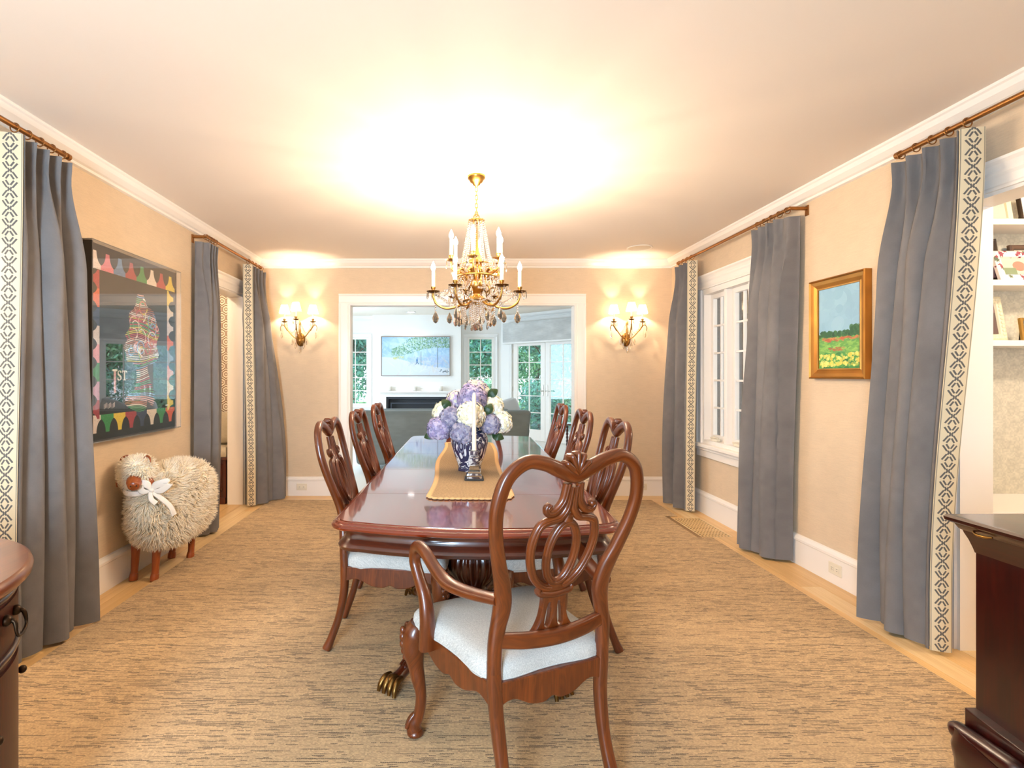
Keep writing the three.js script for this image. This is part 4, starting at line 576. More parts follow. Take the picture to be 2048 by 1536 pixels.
// ---------- woolly sheep ----------
{
  const t = thing('sheep_stool', 'woolly cream sheep figure with wooden face, feet and ribbon bow', 'sheep', [-1.9, 0, -3.77], -0.06), R = rng(101);
  // local +z points to the camera end (head), body about 0.78 long
  const super3 = (a, b, c, x, y, z, n = 40) => warp(new THREE.SphereGeometry(1, n, n * 0.7 | 0), (v) => { const e = 0.72, k = Math.pow(Math.pow(Math.abs(v.x), 2 / e) + Math.pow(Math.abs(v.y), 2 / e) + Math.pow(Math.abs(v.z), 2 / e), -e / 2); v.multiplyScalar(k); v.set(v.x * a + x, v.y * b + y, v.z * c + z); });
  const lumpy = (g, amp) => warp(g, (v) => { const n = noise(v.x * 18 + 40, v.y * 18 + v.z * 11 + 40, 999, 999, 5) - 0.5, m = noise(v.z * 30 + 40, v.y * 30 + v.x * 17 + 40, 999, 999, 6) - 0.5; v.x += amp * n; v.y += amp * m; v.z += amp * 0.6 * (n + m); });
  const body = lumpy(super3(0.15, 0.25, 0.37, 0, 0.455, 0), 0.022);
  mesh('body', body, M.fleece, t);
  const head = lumpy(super3(0.085, 0.085, 0.085, -0.045, 0.715, 0.335, 26), 0.014); mesh('head_wool', head, M.fleece, t);
  const neck = limb([[-0.01, 0.56, 0.24, 0.11, 0.12], [-0.04, 0.66, 0.3, 0.085, 0.09], [-0.045, 0.72, 0.33, 0.07]], { m: 16 }); mesh('neck', neck, M.fleece, t);
  // fleece: tufts standing on the skin
  const tuft = (() => { const g = new THREE.ConeGeometry(0.007, 0.05, 4, 3, true).translate(0, 0.02, 0); return warp(g, (v) => { v.x += 3.2 * v.y * v.y; }); })();
  const coat = (name, skin, n, len, droop) => {
    const g = clean(skin.clone()), p = g.attributes.position, tri = p.count / 3, area = [], a = V(), b = V(), c = V(); let sum = 0;
    for (let i = 0; i < tri; i++) { a.fromBufferAttribute(p, i * 3); b.fromBufferAttribute(p, i * 3 + 1); c.fromBufferAttribute(p, i * 3 + 2); sum += b.clone().sub(a).cross(c.clone().sub(a)).length(); area.push(sum); }
    const I = new THREE.InstancedMesh(tuft, M.fleece, n), o = new THREE.Object3D(), col = new THREE.Color(); I.name = name; I.userData.kind = 'stuff'; I.castShadow = I.receiveShadow = true;
    for (let i = 0; i < n; i++) {
      const r = R() * sum; let lo = 0, hi = tri - 1; while (lo < hi) { const m = (lo + hi) >> 1; area[m] < r ? lo = m + 1 : hi = m; }
      a.fromBufferAttribute(p, lo * 3); b.fromBufferAttribute(p, lo * 3 + 1); c.fromBufferAttribute(p, lo * 3 + 2); let u = R(), v = R(); if (u + v > 1) { u = 1 - u; v = 1 - v; }
      const q = a.clone().addScaledVector(b.clone().sub(a), u).addScaledVector(c.clone().sub(a), v), nn = b.clone().sub(a).cross(c.clone().sub(a)).normalize(), cl = noise(q.x * 22 + 50, q.y * 22 + q.z * 19 + 50, 999, 999, 7) - 0.5, cm = noise(q.z * 22 + 50, q.y * 20 + 50, 999, 999, 8) - 0.5;
      nn.add(V((R() - 0.5) * 0.5 + cl * 1.4, -droop + (R() - 0.5) * 0.4 + cm, (R() - 0.5) * 0.5 - cl)).normalize();
      o.position.copy(q); o.quaternion.setFromUnitVectors(V(0, 1, 0), nn); o.rotateY(R() * 6); o.scale.set(1, len * (0.7 + 0.7 * R()), 1); o.updateMatrix(); I.setMatrixAt(i, o.matrix); const k = 0.92 + 0.16 * R(); I.setColorAt(i, col.setRGB(k, k * 0.985, k * 0.95));
    }
    t.add(I);
  };
  coat('body_fleece', body, 17000, 1, 0.35); coat('head_fleece', head, 2600, 0.62, 0.1); coat('neck_fleece', neck, 1600, 0.8, 0.3);
  mesh('muzzle', limb([[-0.04, 0.69, 0.36, 0.04, 0.045], [-0.008, 0.67, 0.425, 0.043, 0.042], [0.014, 0.652, 0.462, 0.034, 0.031], [0.022, 0.646, 0.478, 0.016, 0.015]], { ref: [0, 1, 0], m: 16 }), M.sheepWood, t);
  for (const s of [-1, 1]) { mesh('nostril', ball(0.024 + s * 0.014, 0.655, 0.479 - s * 0.007, 0.0045), M.black, t);
    mesh('ear', limb([[-0.045 + s * 0.085, 0.69, 0.35, 0.012, 0.006], [-0.045 + s * 0.108, 0.665, 0.36, 0.018, 0.006], [-0.045 + s * 0.112, 0.625, 0.37, 0.006, 0.004]], { ref: [1, 0, 0.3], m: 10 }), M.sheepWood, t);
    mesh('horn', limb([[-0.045 + s * 0.035, 0.785, 0.33, 0.008], [-0.045 + s * 0.06, 0.815, 0.335, 0.007], [-0.045 + s * 0.09, 0.805, 0.35, 0.006], [-0.045 + s * 0.1, 0.78, 0.36, 0.003]], { m: 8 }), M.sheepWood, t); }
  for (const [x, z] of [[-0.125, 0.235], [0.015, 0.235], [-0.125, -0.2], [0.015, -0.2]]) {
    const l = mesh('leg', limb([[x, 0.24, z - 0.01, 0.03, 0.032], [x, 0.14, z, 0.024, 0.026], [x, 0.065, z + 0.008, 0.021, 0.024], [x, 0.042, z + 0.012, 0.022, 0.025]], { ref: [0, 0, 1], m: 12 }), M.sheepWood, t);
    mesh('hoof', limb([[x, 0.04, z + 0.012, 0.024, 0.027], [x, 0.02, z + 0.018, 0.026, 0.03], [x, 0, z + 0.022, 0.025, 0.031]], { ref: [0, 0, 1], m: 12 }), M.sheepWood, l);
  }
  const rb = mesh('ribbon', limb(ringPts(14, (a) => [-0.035 + Math.cos(a) * 0.105, 0.625 + 0.035 * Math.sin(a) * -1, 0.3 + Math.sin(a) * 0.105, 0.004, 0.017]), { closed: true, n: 4, m: 8, ref: [0, 1, 0] }), M.satin, t);
  mesh('bow', [limb([[0.07, 0.61, 0.37, 0.004, 0.012], [0.1, 0.64, 0.37, 0.003, 0.025], [0.16, 0.65, 0.35, 0.003, 0.03], [0.13, 0.61, 0.36, 0.003, 0.024], [0.075, 0.6, 0.375, 0.004, 0.01]], { ref: [0, 1, 0], m: 8 }), limb([[0.07, 0.61, 0.37, 0.004, 0.012], [0.05, 0.65, 0.395, 0.003, 0.024], [0.015, 0.655, 0.41, 0.003, 0.026], [0.03, 0.61, 0.405, 0.003, 0.02], [0.065, 0.6, 0.38, 0.004, 0.01]], { ref: [0, 1, 0], m: 8 }), ball(0.072, 0.607, 0.378, 0.016, 0.014, 0.012)], M.satin, rb);
  mesh('ribbon_tail', [limb([[0.075, 0.6, 0.38, 0.012, 0.003], [0.12, 0.56, 0.36, 0.016, 0.003], [0.165, 0.5, 0.33, 0.016, 0.003], [0.18, 0.44, 0.31, 0.017, 0.003]], { ref: [1, 0.4, 1], m: 8 }), limb([[0.07, 0.6, 0.385, 0.012, 0.003], [0.085, 0.56, 0.4, 0.015, 0.003], [0.11, 0.53, 0.39, 0.016, 0.003]], { ref: [0.5, 0.3, 1], m: 8 })], M.satin, rb);
}
// ---------- dining table ----------
const TT = 0.0345;                                                // the table and all set along it is turned a little
const tx = (x, d) => 0.15 + (x) * Math.cos(TT) + d * Math.sin(TT), tz = (x, d) => -3.51 - d * Math.cos(TT) + x * Math.sin(TT);   // x across, d away from the table centre
{
  const t = thing('dining_table', 'long polished mahogany dining table on two carved pedestals', 'dining table', [0.15, 0.0115, -3.51], -TT);
  const hw = 0.555, hl = 1.5, bow = 0.075, out = [];
  const corner = (cx, cz, a0) => { for (let k = 0; k <= 10; k++) { const a = a0 + k / 10 * Math.PI / 2; out.push([cx + Math.cos(a) * 0.1, cz + Math.sin(a) * 0.1]); } };
  const end = (s) => { for (let k = 1; k < 24; k++) { const u = s > 0 ? 1 - 2 * k / 24 : -1 + 2 * k / 24; out.push([u * (hw - 0.1), s * (hl + bow * (1 - u * u))]); } };
  corner(hw - 0.1, hl - 0.1, 0); end(1); corner(-hw + 0.1, hl - 0.1, Math.PI / 2);
  for (let k = 1; k < 12; k++) out.push([-hw, lerp(hl - 0.1, -hl + 0.1, k / 12)]);
  corner(-hw + 0.1, -hl + 0.1, Math.PI); end(-1); corner(hw - 0.1, -hl + 0.1, 1.5 * Math.PI);
  for (let k = 1; k < 12; k++) out.push([hw, lerp(-hl + 0.1, hl - 0.1, k / 12)]);
  mesh('edge_moulding', loft(out, [[-0.05, 0.722], [-0.012, 0.724], [0.002, 0.731], [0.004, 0.739], [-0.003, 0.747], [-0.008, 0.748], [-0.01, 0.752], [-0.017, 0.757], [-0.03, 0.7575]]), M.tableTop, t);
  const inset = (o) => { const n = out.length; return out.map((p, i) => { const a = out[(i + n - 1) % n], b = out[(i + 1) % n], d = Math.hypot(b[0] - a[0], b[1] - a[1]) || 1; return [p[0] - (b[1] - a[1]) / d * o, p[1] + (b[0] - a[0]) / d * o]; }); };
  const clip = (P, z0, z1) => { const cut = (Q, keep, z) => { const r = []; for (let i = 0; i < Q.length; i++) { const a = Q[i], b = Q[(i + 1) % Q.length], ka = keep(a[1]), kb = keep(b[1]); if (ka) r.push(a); if (ka !== kb) { const u = (z - a[1]) / (b[1] - a[1]); r.push([lerp(a[0], b[0], u), z]); } } return r; }; return cut(cut(P, (z) => z <= z1, z1), (z) => z >= z0, z0); };
  const IN = inset(0.026), cuts = [-1.6, -0.98, -0.32, 0.32, 0.98, 1.6];
  for (let k = 0; k < 5; k++) { const g = loft(clip(IN, cuts[k] + 0.0009, cuts[k + 1] - 0.0009), [[0, 0.7565], [0, 0.7597], [-0.0007, 0.7603]]), uv = g.attributes.uv; for (let i = 0; i < uv.count; i++) uv.setXY(i, uv.getX(i) * 1.3 + k * 0.37, uv.getY(i) * 0.5 + k * 0.61); mesh('table_leaf', g, M.tableTop, t); }
  mesh('apron', loft(out, [[-0.08, 0.64], [-0.04, 0.641], [-0.026, 0.648], [-0.022, 0.66], [-0.03, 0.672], [-0.045, 0.684], [-0.052, 0.7], [-0.05, 0.714], [-0.04, 0.724]]), M.tableWood, t);
  for (const zc of [0.78, -0.78]) {
    const ped = mesh('pedestal', (() => { const prof = smoothPts([[0.02, 0.16], [0.09, 0.165], [0.1, 0.2], [0.075, 0.235], [0.06, 0.26], [0.085, 0.29], [0.125, 0.34], [0.135, 0.4], [0.115, 0.46], [0.08, 0.5], [0.07, 0.52], [0.09, 0.535], [0.09, 0.56], [0.06, 0.58], [0.07, 0.62], [0.1, 0.64]], 5);
      return warp(lathe(prof, 120), (v) => { const a = Math.atan2(v.z, v.x), b = smooth(0.27, 0.32, v.y) * (1 - smooth(0.45, 0.5, v.y)), k = 1 - 0.09 * b * (1 - Math.abs(Math.cos(a * 11))); v.x *= k; v.z *= k; v.z += zc; }); })(), M.tableWood, t);
    mesh('pedestal_block', box(-0.3, 0.3, 0.62, 0.66, zc - 0.2, zc + 0.2, 0.005), M.tableWood, t);
    for (let k = 0; k < 4; k++) {
      const a = [0.96, Math.PI - 0.96, Math.PI + 0.96, -0.96][k], c = Math.cos(a), s = Math.sin(a), at = (r, y, ra, rb) => [c * r, y, zc + s * r, ra, rb];
      const leg = mesh('pedestal_leg', limb([at(0.05, 0.21, 0.032, 0.04), at(0.14, 0.235, 0.034, 0.042), at(0.26, 0.21, 0.03, 0.036), at(0.4, 0.12, 0.026, 0.03), at(0.52, 0.06, 0.024, 0.026), at(0.575, 0.045, 0.026, 0.026)], { ref: [0, 1, 0], m: 14 }), M.tableWood, t);
      mesh('leg_ridge', [-0.014, 0, 0.014].map((o) => limb([[0.14, 0.275], [0.26, 0.246], [0.4, 0.15], [0.53, 0.082]].map(([r, y]) => [c * r - s * o, y, zc + s * r + c * o, 0.006]), { ref: [0, 1, 0], m: 6 })), M.tableWood, leg);
      const f = [ball(c * 0.585, 0.042, zc + s * 0.585, 0.034, 0.03, 0.034)];
      for (const q of [-0.03, -0.01, 0.01, 0.03]) f.push(limb([[0.57, 0.056], [0.6, 0.056], [0.622, 0.036], [0.632, 0.008]].map(([r, y], i) => [c * r - s * q * (1 + i * 0.15), y, zc + s * r + c * q * (1 + i * 0.15), [0.012, 0.013, 0.012, 0.008][i]]), { ref: [0, 1, 0], m: 8 }));
      mesh('claw_foot', f, M.oldBrass, t);
    }
  }
}
// ---------- chairs ----------
const ZBACK = [[0.44, -0.222], [0.56, -0.226], [0.63, -0.234], [0.7, -0.25], [0.8, -0.282], [0.9, -0.314], [1.0, -0.338], [1.09, -0.352]];
const zb = (y) => { for (let i = 0; i < ZBACK.length - 1; i++) if (y <= ZBACK[i + 1][0]) return lerp(ZBACK[i][1], ZBACK[i + 1][1], clamp((y - ZBACK[i][0]) / (ZBACK[i + 1][0] - ZBACK[i][0]))); return -0.352; };
function makeChair(label, arms, group) {                         // local +z is the front, origin on the floor below the seat
  const t = thing(arms ? 'dining_armchair' : 'dining_chair', label, 'chair', [0, 0, 0], 0, group), W = arms ? 1 : 0.93, wood = M.chairWood;
  const B = (pts, o = {}) => limb(pts.map(([u, y, ra, rb, dz = 0]) => [u * W, y, zb(y) + dz, ra, rb]), { m: 12, n: 6, pow: 2.5, ref: [0, 0, 1], ...o });
  const half = [[0.2, 0.44, 0.021, 0.02], [0.198, 0.52, 0.022, 0.02], [0.19, 0.57, 0.024, 0.02], [0.18, 0.635, 0.029, 0.019], [0.188, 0.7, 0.026, 0.018], [0.215, 0.78, 0.022, 0.017], [0.24, 0.87, 0.02, 0.017], [0.247, 0.95, 0.02, 0.017], [0.225, 1.03, 0.02, 0.017], [0.17, 1.07, 0.02, 0.017], [0.11, 1.064, 0.021, 0.017], [0.055, 1.042, 0.023, 0.017]];
  mesh('back_frame', B([...half.map(([u, ...r]) => [-u, ...r]), [0, 1.026, 0.027, 0.017], ...half.slice().reverse()]), wood, t);
  const shell = []; for (let k = -2; k <= 2; k++) { const a = k * 0.5; shell.push(limb([[0, 1.028, zb(1.03), 0.008, 0.02], [Math.sin(a) * 0.025 * W, 1.03 + Math.cos(a) * 0.032, zb(1.05), 0.011, 0.024], [Math.sin(a) * 0.045 * W, 1.03 + Math.cos(a) * 0.056, zb(1.07), 0.01, 0.021], [Math.sin(a) * 0.052 * W, 1.03 + Math.cos(a) * 0.064, zb(1.07), 0.004, 0.012]], { m: 8, n: 4 })); }
  mesh('carved_shell', shell, wood, t);
  // pierced splat: stem with scrolls, double oval, collar and fluted base; each strand carries a raised bead on both faces
  const strand = (pts, w = 0.0135, th = 0.0115, o = {}) => [B(pts.map(([u, y, k = 1]) => [u, y, w * k, th]), { m: 10, n: 5, ...o }), ...[-1, 1].map((f) => B(pts.map(([u, y, k = 1]) => [u, y, 0.004 * k, 0.004, f * th * 0.93]), { m: 6, n: 5, ...o }))];
  const G = [];
  for (const s of [-1, 1]) {
    G.push(...strand([[s * 0.022, 1.0], [s * 0.024, 0.975], [s * 0.03, 0.945], [s * 0.052, 0.918], [s * 0.075, 0.915], [s * 0.083, 0.93, 0.8], [s * 0.073, 0.941, 0.6]]));
    G.push(...strand([[s * 0.008, 0.99], [s * 0.009, 0.95], [s * 0.014, 0.92], [s * 0.035, 0.895], [s * 0.07, 0.888], [s * 0.098, 0.872], [s * 0.112, 0.82], [s * 0.105, 0.76], [s * 0.08, 0.705], [s * 0.045, 0.675], [s * 0.02, 0.668]], 0.0135));
    G.push(ball(s * 0.077 * W, 0.932, zb(0.932), 0.012, 0.012, 0.014, 10));
  }
  G.push(...strand(ringPts(16, (a) => [Math.cos(a) * 0.05, 0.78 + Math.sin(a) * 0.098]), 0.013, 0.0115, { closed: true, n: 3 }));
  G.push(B([[0, 0.905, 0.012, 0.011], [0, 0.875, 0.02, 0.011]]), B([[0, 0.685, 0.03, 0.011], [0, 0.66, 0.045, 0.012]]));
  mesh('splat', G, wood, t);
  mesh('splat_collar', B([[-0.062, 0.664, 0.008, 0.012], [-0.05, 0.652, 0.012, 0.017], [0, 0.646, 0.012, 0.019], [0.05, 0.652, 0.012, 0.017], [0.062, 0.664, 0.008, 0.012]]), wood, t);
  const fl = smoothPts([[-0.047, 0.655], [-0.043, 0.62], [-0.05, 0.575], [-0.066, 0.543], [-0.088, 0.522]], 5), hole = (s) => smoothPts([[s * 0.013, 0.615], [s * 0.02, 0.618], [s * 0.026, 0.6], [s * 0.032, 0.56], [s * 0.03, 0.545], [s * 0.02, 0.545], [s * 0.014, 0.57]], 4, true);
  mesh('splat_base', warp(extrude(shapeOf([...fl, ...fl.map(([x, y]) => [-x, y]).reverse()].map(([x, y]) => [x * W, y]), [hole(-1), hole(1)].map((h) => h.map(([x, y]) => [x * W, y]))), 0.022, 0.004), (v) => { v.z += zb(v.y); }), wood, t);
  mesh('shoe_rail', limb([[-0.195 * W, 0.532, -0.226, 0.022, 0.013], [-0.1 * W, 0.522, -0.243, 0.024, 0.013], [0, 0.518, -0.25, 0.024, 0.013], [0.1 * W, 0.522, -0.243, 0.024, 0.013], [0.195 * W, 0.532, -0.226, 0.022, 0.013]], { m: 14, pow: 4, ref: [0, 0, 1] }), wood, t);
  for (const s of [-1, 1]) {
    mesh('rear_leg', limb([[s * 0.2 * W, 0.47, -0.222, 0.021, 0.02], [s * 0.197 * W, 0.38, -0.22, 0.022, 0.021], [s * 0.19 * W, 0.28, -0.225, 0.021, 0.02], [s * 0.186 * W, 0.16, -0.25, 0.019, 0.018], [s * 0.188 * W, 0.06, -0.285, 0.02, 0.019], [s * 0.19 * W, 0.007, -0.308, 0.023, 0.022]], { m: 12, pow: 2.6, ref: [0, 0, 1] }), wood, t);
    const fx = s * 0.262 * W, fz = 0.225, dn = 0.05, leg = mesh('front_leg', limb([[fx, 0.41, fz, 0.032, 0.032], [fx + s * 0.012, 0.37, fz + 0.012, 0.043, 0.043], [fx + s * 0.016, 0.32, fz + 0.016, 0.041, 0.041], [fx + s * 0.006, 0.235, fz + 0.006, 0.027, 0.027], [fx - s * 0.006, 0.15, fz - 0.006, 0.02, 0.02], [fx, 0.08, fz, 0.02, 0.02], [fx + s * 0.012, 0.045, fz + 0.012, 0.026, 0.026], [fx + s * 0.014, 0.02, fz + 0.014, 0.028, 0.028]], { m: 14, ref: [0.6, 0, 1] }), wood, t);
    mesh('foot_pad', lathe([[0, 0], [0.022, 0], [0.03, 0.006], [0.031, 0.014], [0.026, 0.022], [0.02, 0.026]], 20).translate(fx + s * 0.01, 0, fz + 0.01), wood, leg);
    mesh('toe_carving', [-0.6, -0.2, 0.2, 0.6].map((q) => { const a = Math.atan2(1, s) + q, c = Math.cos(a), d = Math.sin(a); return limb([[fx + c * 0.014, 0.085, fz + d * 0.014, 0.007], [fx + c * 0.034, 0.06, fz + d * 0.034, 0.009], [fx + c * 0.046, 0.035, fz + d * 0.046, 0.007]], { m: 6, n: 4, ref: [0, 1, 0.01] }); }), wood, leg);
    mesh('knee_carving', [[0.385, 0.015], [0.36, 0.017], [0.333, 0.016], [0.307, 0.014], [0.283, 0.011]].flatMap(([y, r], i) => [-0.5, 0.5].map((q) => { const a = Math.atan2(1, s) + q * (1 - i * 0.12), R0 = 0.04 - Math.max(0, i - 2) * 0.003; return ball(fx + s * 0.014 + Math.cos(a) * R0, y, fz + 0.014 + Math.sin(a) * R0, r * 0.8, r, r * 0.8, 8); })), wood, leg);
  }
  const rail = (len, dips) => shapeOf([[-len / 2, 0.408], [len / 2, 0.408], ...smoothPts([[len / 2, 0.335], ...dips.map(([u, y]) => [u * len, y]), [-len / 2, 0.335]], 6)]);
  const dips = [[0.36, 0.35], [0.2, 0.322], [0.08, 0.316], [0, 0.328], [-0.08, 0.316], [-0.2, 0.322], [-0.36, 0.35]];
  mesh('rear_rail', extrude(rail(0.39 * W, dips), 0.026, 0.004).translate(0, 0, -0.222), wood, t);
  mesh('front_rail', extrude(rail(0.52 * W, dips), 0.026, 0.004).translate(0, 0, 0.24), wood, t);
  for (const s of [-1, 1]) { const L = 0.45, a = Math.atan2(0.062 * W, 0.447); mesh('side_rail', extrude(rail(L, dips), 0.026, 0.004).rotateY(Math.PI / 2).rotateY(s * a).translate(s * 0.231 * W, 0, 0.003), wood, t); }
  const so = []; const SP = [[-0.2, -0.205], [0, -0.21], [0.2, -0.205], [0.235, 0], [0.275, 0.2], [0.25, 0.255], [0.13, 0.268], [0, 0.272], [-0.13, 0.268], [-0.25, 0.255], [-0.275, 0.2], [-0.235, 0]].map(([x, z]) => [x * W, z]);
  const outl = smoothPts(SP, 5, true).slice(0, -1);
  const ringY = [[1, 0.4], [1.012, 0.408], [1.018, 0.422], [1.008, 0.442], [0.97, 0.457], [0.9, 0.467], [0.75, 0.475], [0.5, 0.48], [0.25, 0.482], [0.001, 0.482]], nO = outl.length;
  mesh('seat_cushion', grid(nO, ringY.length - 1, (u, v) => { const [x, z] = outl[(nO - Math.round(u * nO)) % nO], [k, y] = ringY[Math.round(v * (ringY.length - 1))], q = V(x * k, y, 0.03 + (z - 0.03) * k); q.s = q.x; q.t = q.z + y; return q; }, true), M.seat, t);
  mesh('seat_piping', limb(outl.filter((_, i) => i % 2 === 0).map(([x, z]) => [x * 1.008, 0.411, z * 1.008, 0.004]), { closed: true, n: 2, m: 6, ref: [0, 1, 0] }), M.seat, t);
  if (arms) for (const s of [-1, 1]) {
    mesh('arm', limb([[0.192, 0.655, -0.236, 0.016, 0.026], [0.235, 0.647, -0.14, 0.017, 0.026], [0.268, 0.65, -0.055, 0.019, 0.024], [0.285, 0.676, 0.01, 0.02, 0.02], [0.296, 0.714, 0.075, 0.021, 0.019], [0.3, 0.722, 0.125, 0.021, 0.019], [0.3, 0.7, 0.163, 0.02, 0.019], [0.297, 0.655, 0.172, 0.02, 0.02], [0.29, 0.605, 0.15, 0.021, 0.021], [0.282, 0.55, 0.118, 0.022, 0.023], [0.278, 0.48, 0.105, 0.024, 0.026], [0.272, 0.37, 0.115, 0.022, 0.032]].map(([x, ...r]) => [s * x, ...r]), { m: 14, n: 6, ref: [1, 0, 0.01], pow: 2.3 }), wood, t);
    mesh('arm_peg', ball(s * 0.297, 0.39, 0.115, 0.006, 0.006, 0.006, 8), wood, t);
  }
  return t;
}
const arm0 = makeChair('carved mahogany armchair pulled out at the near end of the table', true);
const SC = 'side chairs along the table', chair0 = makeChair('', false, SC);
arm0.position.set(0.222, 0.0115, -1.885); arm0.rotation.y = Math.PI + 0.427;
const arm1 = copyOf(arm0, [tx(0, 1.72), 0.0115, tz(0, 1.72)], -TT, 'carved mahogany armchair at the far end of the table behind the flowers');
[[-1, 2.77, 'nearest side chair on the left of the table'], [-1, 3.53, 'middle side chair on the left of the table'], [-1, 4.31, 'farthest side chair on the left of the table'], [1, 2.77, 'nearest side chair on the right of the table'], [1, 3.51, 'middle side chair on the right of the table'], [1, 4.27, 'farthest side chair on the right of the table']].forEach(([s, d, label], i) => {
  const c = i ? copyOf(chair0, [0, 0, 0], 0) : chair0; c.userData.label = label;
  c.position.set(s < 0 ? -0.27 + (d - 2.77) * 0.03 : 0.505 + (d - 2.77) * 0.02, 0.0115, -d); c.rotation.y = s < 0 ? Math.PI / 2 - TT : -Math.PI / 2 - TT;
});

// ---------- runner, vase, flowers, candle ----------
{
  const weave = tex(512, 512, (x, y) => { const a = Math.abs(((x % 16) / 8) - 1), b = Math.abs((((y + (Math.floor(x / 16) % 2) * 8) % 16) / 8) - 1), k = 0.62 + 0.38 * (1 - a * a) * (0.75 + 0.25 * (1 - b)) + 0.12 * (hash(x >> 4, y >> 4, 3) - 0.5); return [184 * k, 154 * k, 114 * k]; }, { rx: 8, ry: 8 });
  const mat = std('#ffffff', 0.95, { map: weave, bumpMap: weave, bumpScale: 0.002 }), o = [], hw = 0.183, hl = 1.02;
  const nS = 56, nE = 10, c = 0.05;
  const raw = []; const push = (x, z) => raw.push([x, z]);
  for (let k = 0; k <= 8; k++) push(hw - c + Math.cos(k / 8 * 1.5708) * c, hl - c + Math.sin(k / 8 * 1.5708) * c); for (let k = 1; k < 12; k++) push(lerp(hw - c, -hw + c, k / 12), hl); for (let k = 0; k <= 8; k++) push(-hw + c + Math.cos(1.5708 + k / 8 * 1.5708) * c, hl - c + Math.sin(1.5708 + k / 8 * 1.5708) * c);
  for (let k = 1; k < 90; k++) push(-hw + 0.012 * Math.sin(k / 90 * 9), lerp(hl - c, -hl + c, k / 90)); for (let k = 0; k <= 8; k++) push(-hw + c + Math.cos(3.1416 + k / 8 * 1.5708) * c, -hl + c + Math.sin(3.1416 + k / 8 * 1.5708) * c); for (let k = 1; k < 12; k++) push(lerp(-hw + c, hw - c, k / 12), -hl); for (let k = 0; k <= 8; k++) push(hw - c + Math.cos(4.712 + k / 8 * 1.5708) * c, -hl + c + Math.sin(4.712 + k / 8 * 1.5708) * c); for (let k = 1; k < 90; k++) push(hw + 0.01 * Math.sin(k / 90 * 8), lerp(-hl + c, hl - c, k / 90));
  const t = thing('table_runner', 'woven straw runner with scalloped edge along the table', 'table runner', [0.125, 0.7723, -3.43], -TT);
  mesh('runner_cloth', loft(raw, [[0, 0], [0.001, 0.003], [-0.002, 0.006]]), mat, t);
  const len = []; let L = 0; raw.forEach((p, i) => { len.push(L); const q = raw[(i + 1) % raw.length]; L += Math.hypot(q[0] - p[0], q[1] - p[1]); });
  const bumps = Math.round(L / 0.026), G = []; for (let k = 0; k < bumps; k++) { const d = k / bumps * L; let i = 0; while (i < raw.length - 1 && len[i + 1] < d) i++; const a = raw[i], b = raw[(i + 1) % raw.length], u = clamp((d - len[i]) / (Math.hypot(b[0] - a[0], b[1] - a[1]) || 1)); G.push(new THREE.SphereGeometry(1, 8, 5).scale(0.0145, 0.0045, 0.0145).translate(lerp(a[0], b[0], u), 0.0045, lerp(a[1], b[1], u))); }
  mesh('scalloped_edge', G, std('#cda676', 0.95), t).userData.kind = 'stuff';
  const yT = 0.7793, vx = 0.118, vz = -3.13;
  const china = phys('#ffffff', 0.16, { clearcoat: 0.8, clearcoatRoughness: 0.05, map: tex(1024, 512, (x, y) => {
    const u = x / 1024 * 6, v = y / 512 * 3, cu = u - Math.floor(u) - 0.5, row = Math.floor(v), cv = v - row - 0.5, r = Math.hypot(cu, cv * 0.9), a = Math.atan2(cv, cu); let k = 0;
    if (row >= 0) { const pet = 0.26 + 0.07 * Math.cos(a * 5); if (r < pet) k = r < 0.08 ? 0.35 : 0.75 + 0.25 * Math.cos(r * 60); const leaf = Math.abs(r - 0.4 - 0.04 * Math.sin(a * 6)); if (leaf < 0.085) k = Math.max(k, 0.9); if (hash(x >> 4, y >> 4, 9) > 0.55 && r > 0.33) k = Math.max(k, noise(x / 7, y / 7, 146, 73, 2) > 0.5 ? 0.9 : 0); }
    if (y < 26 || (y > 470 && y < 500)) k = (x >> 4) % 2 ? 0.9 : 0.2; return [lerp(226, 24, k), lerp(224, 28, k), lerp(222, 62, k)];
  }) });
  const v = thing('ginger_jar_vase', 'blue and white floral porcelain vase holding the hydrangeas', 'vase', [vx, yT, vz]);
  mesh('vase_body', lathe(smoothPts([[0.001, 0.012], [0.055, 0.012], [0.066, 0.022], [0.07, 0.04], [0.088, 0.09], [0.104, 0.15], [0.104, 0.19], [0.085, 0.225], [0.062, 0.238], [0.06, 0.255], [0.064, 0.258]], 5), 48), china, v);
  mesh('vase_foot', loft(ringPts(8, (a) => [Math.cos(a + 0.39) * 0.068, Math.sin(a + 0.39) * 0.068]), [[0, 0], [0.003, 0.004], [0.001, 0.018], [-0.006, 0.026]], { crease: 0.3 }), china, v);
  // hydrangeas: many four-petalled florets over a ball
  const petal = (() => { const g = new THREE.CircleGeometry(0.0075, 6).scale(1, 1.1, 1).translate(0, 0.0075, 0); return warp(g, (p) => { p.z = 30 * p.y * p.y * 0.5 - 20 * p.x * p.x; }); })(), floret = clean(merge([0, 1, 2, 3].map((k) => petal.clone().rotateX(-0.5).rotateZ(k * Math.PI / 2))));
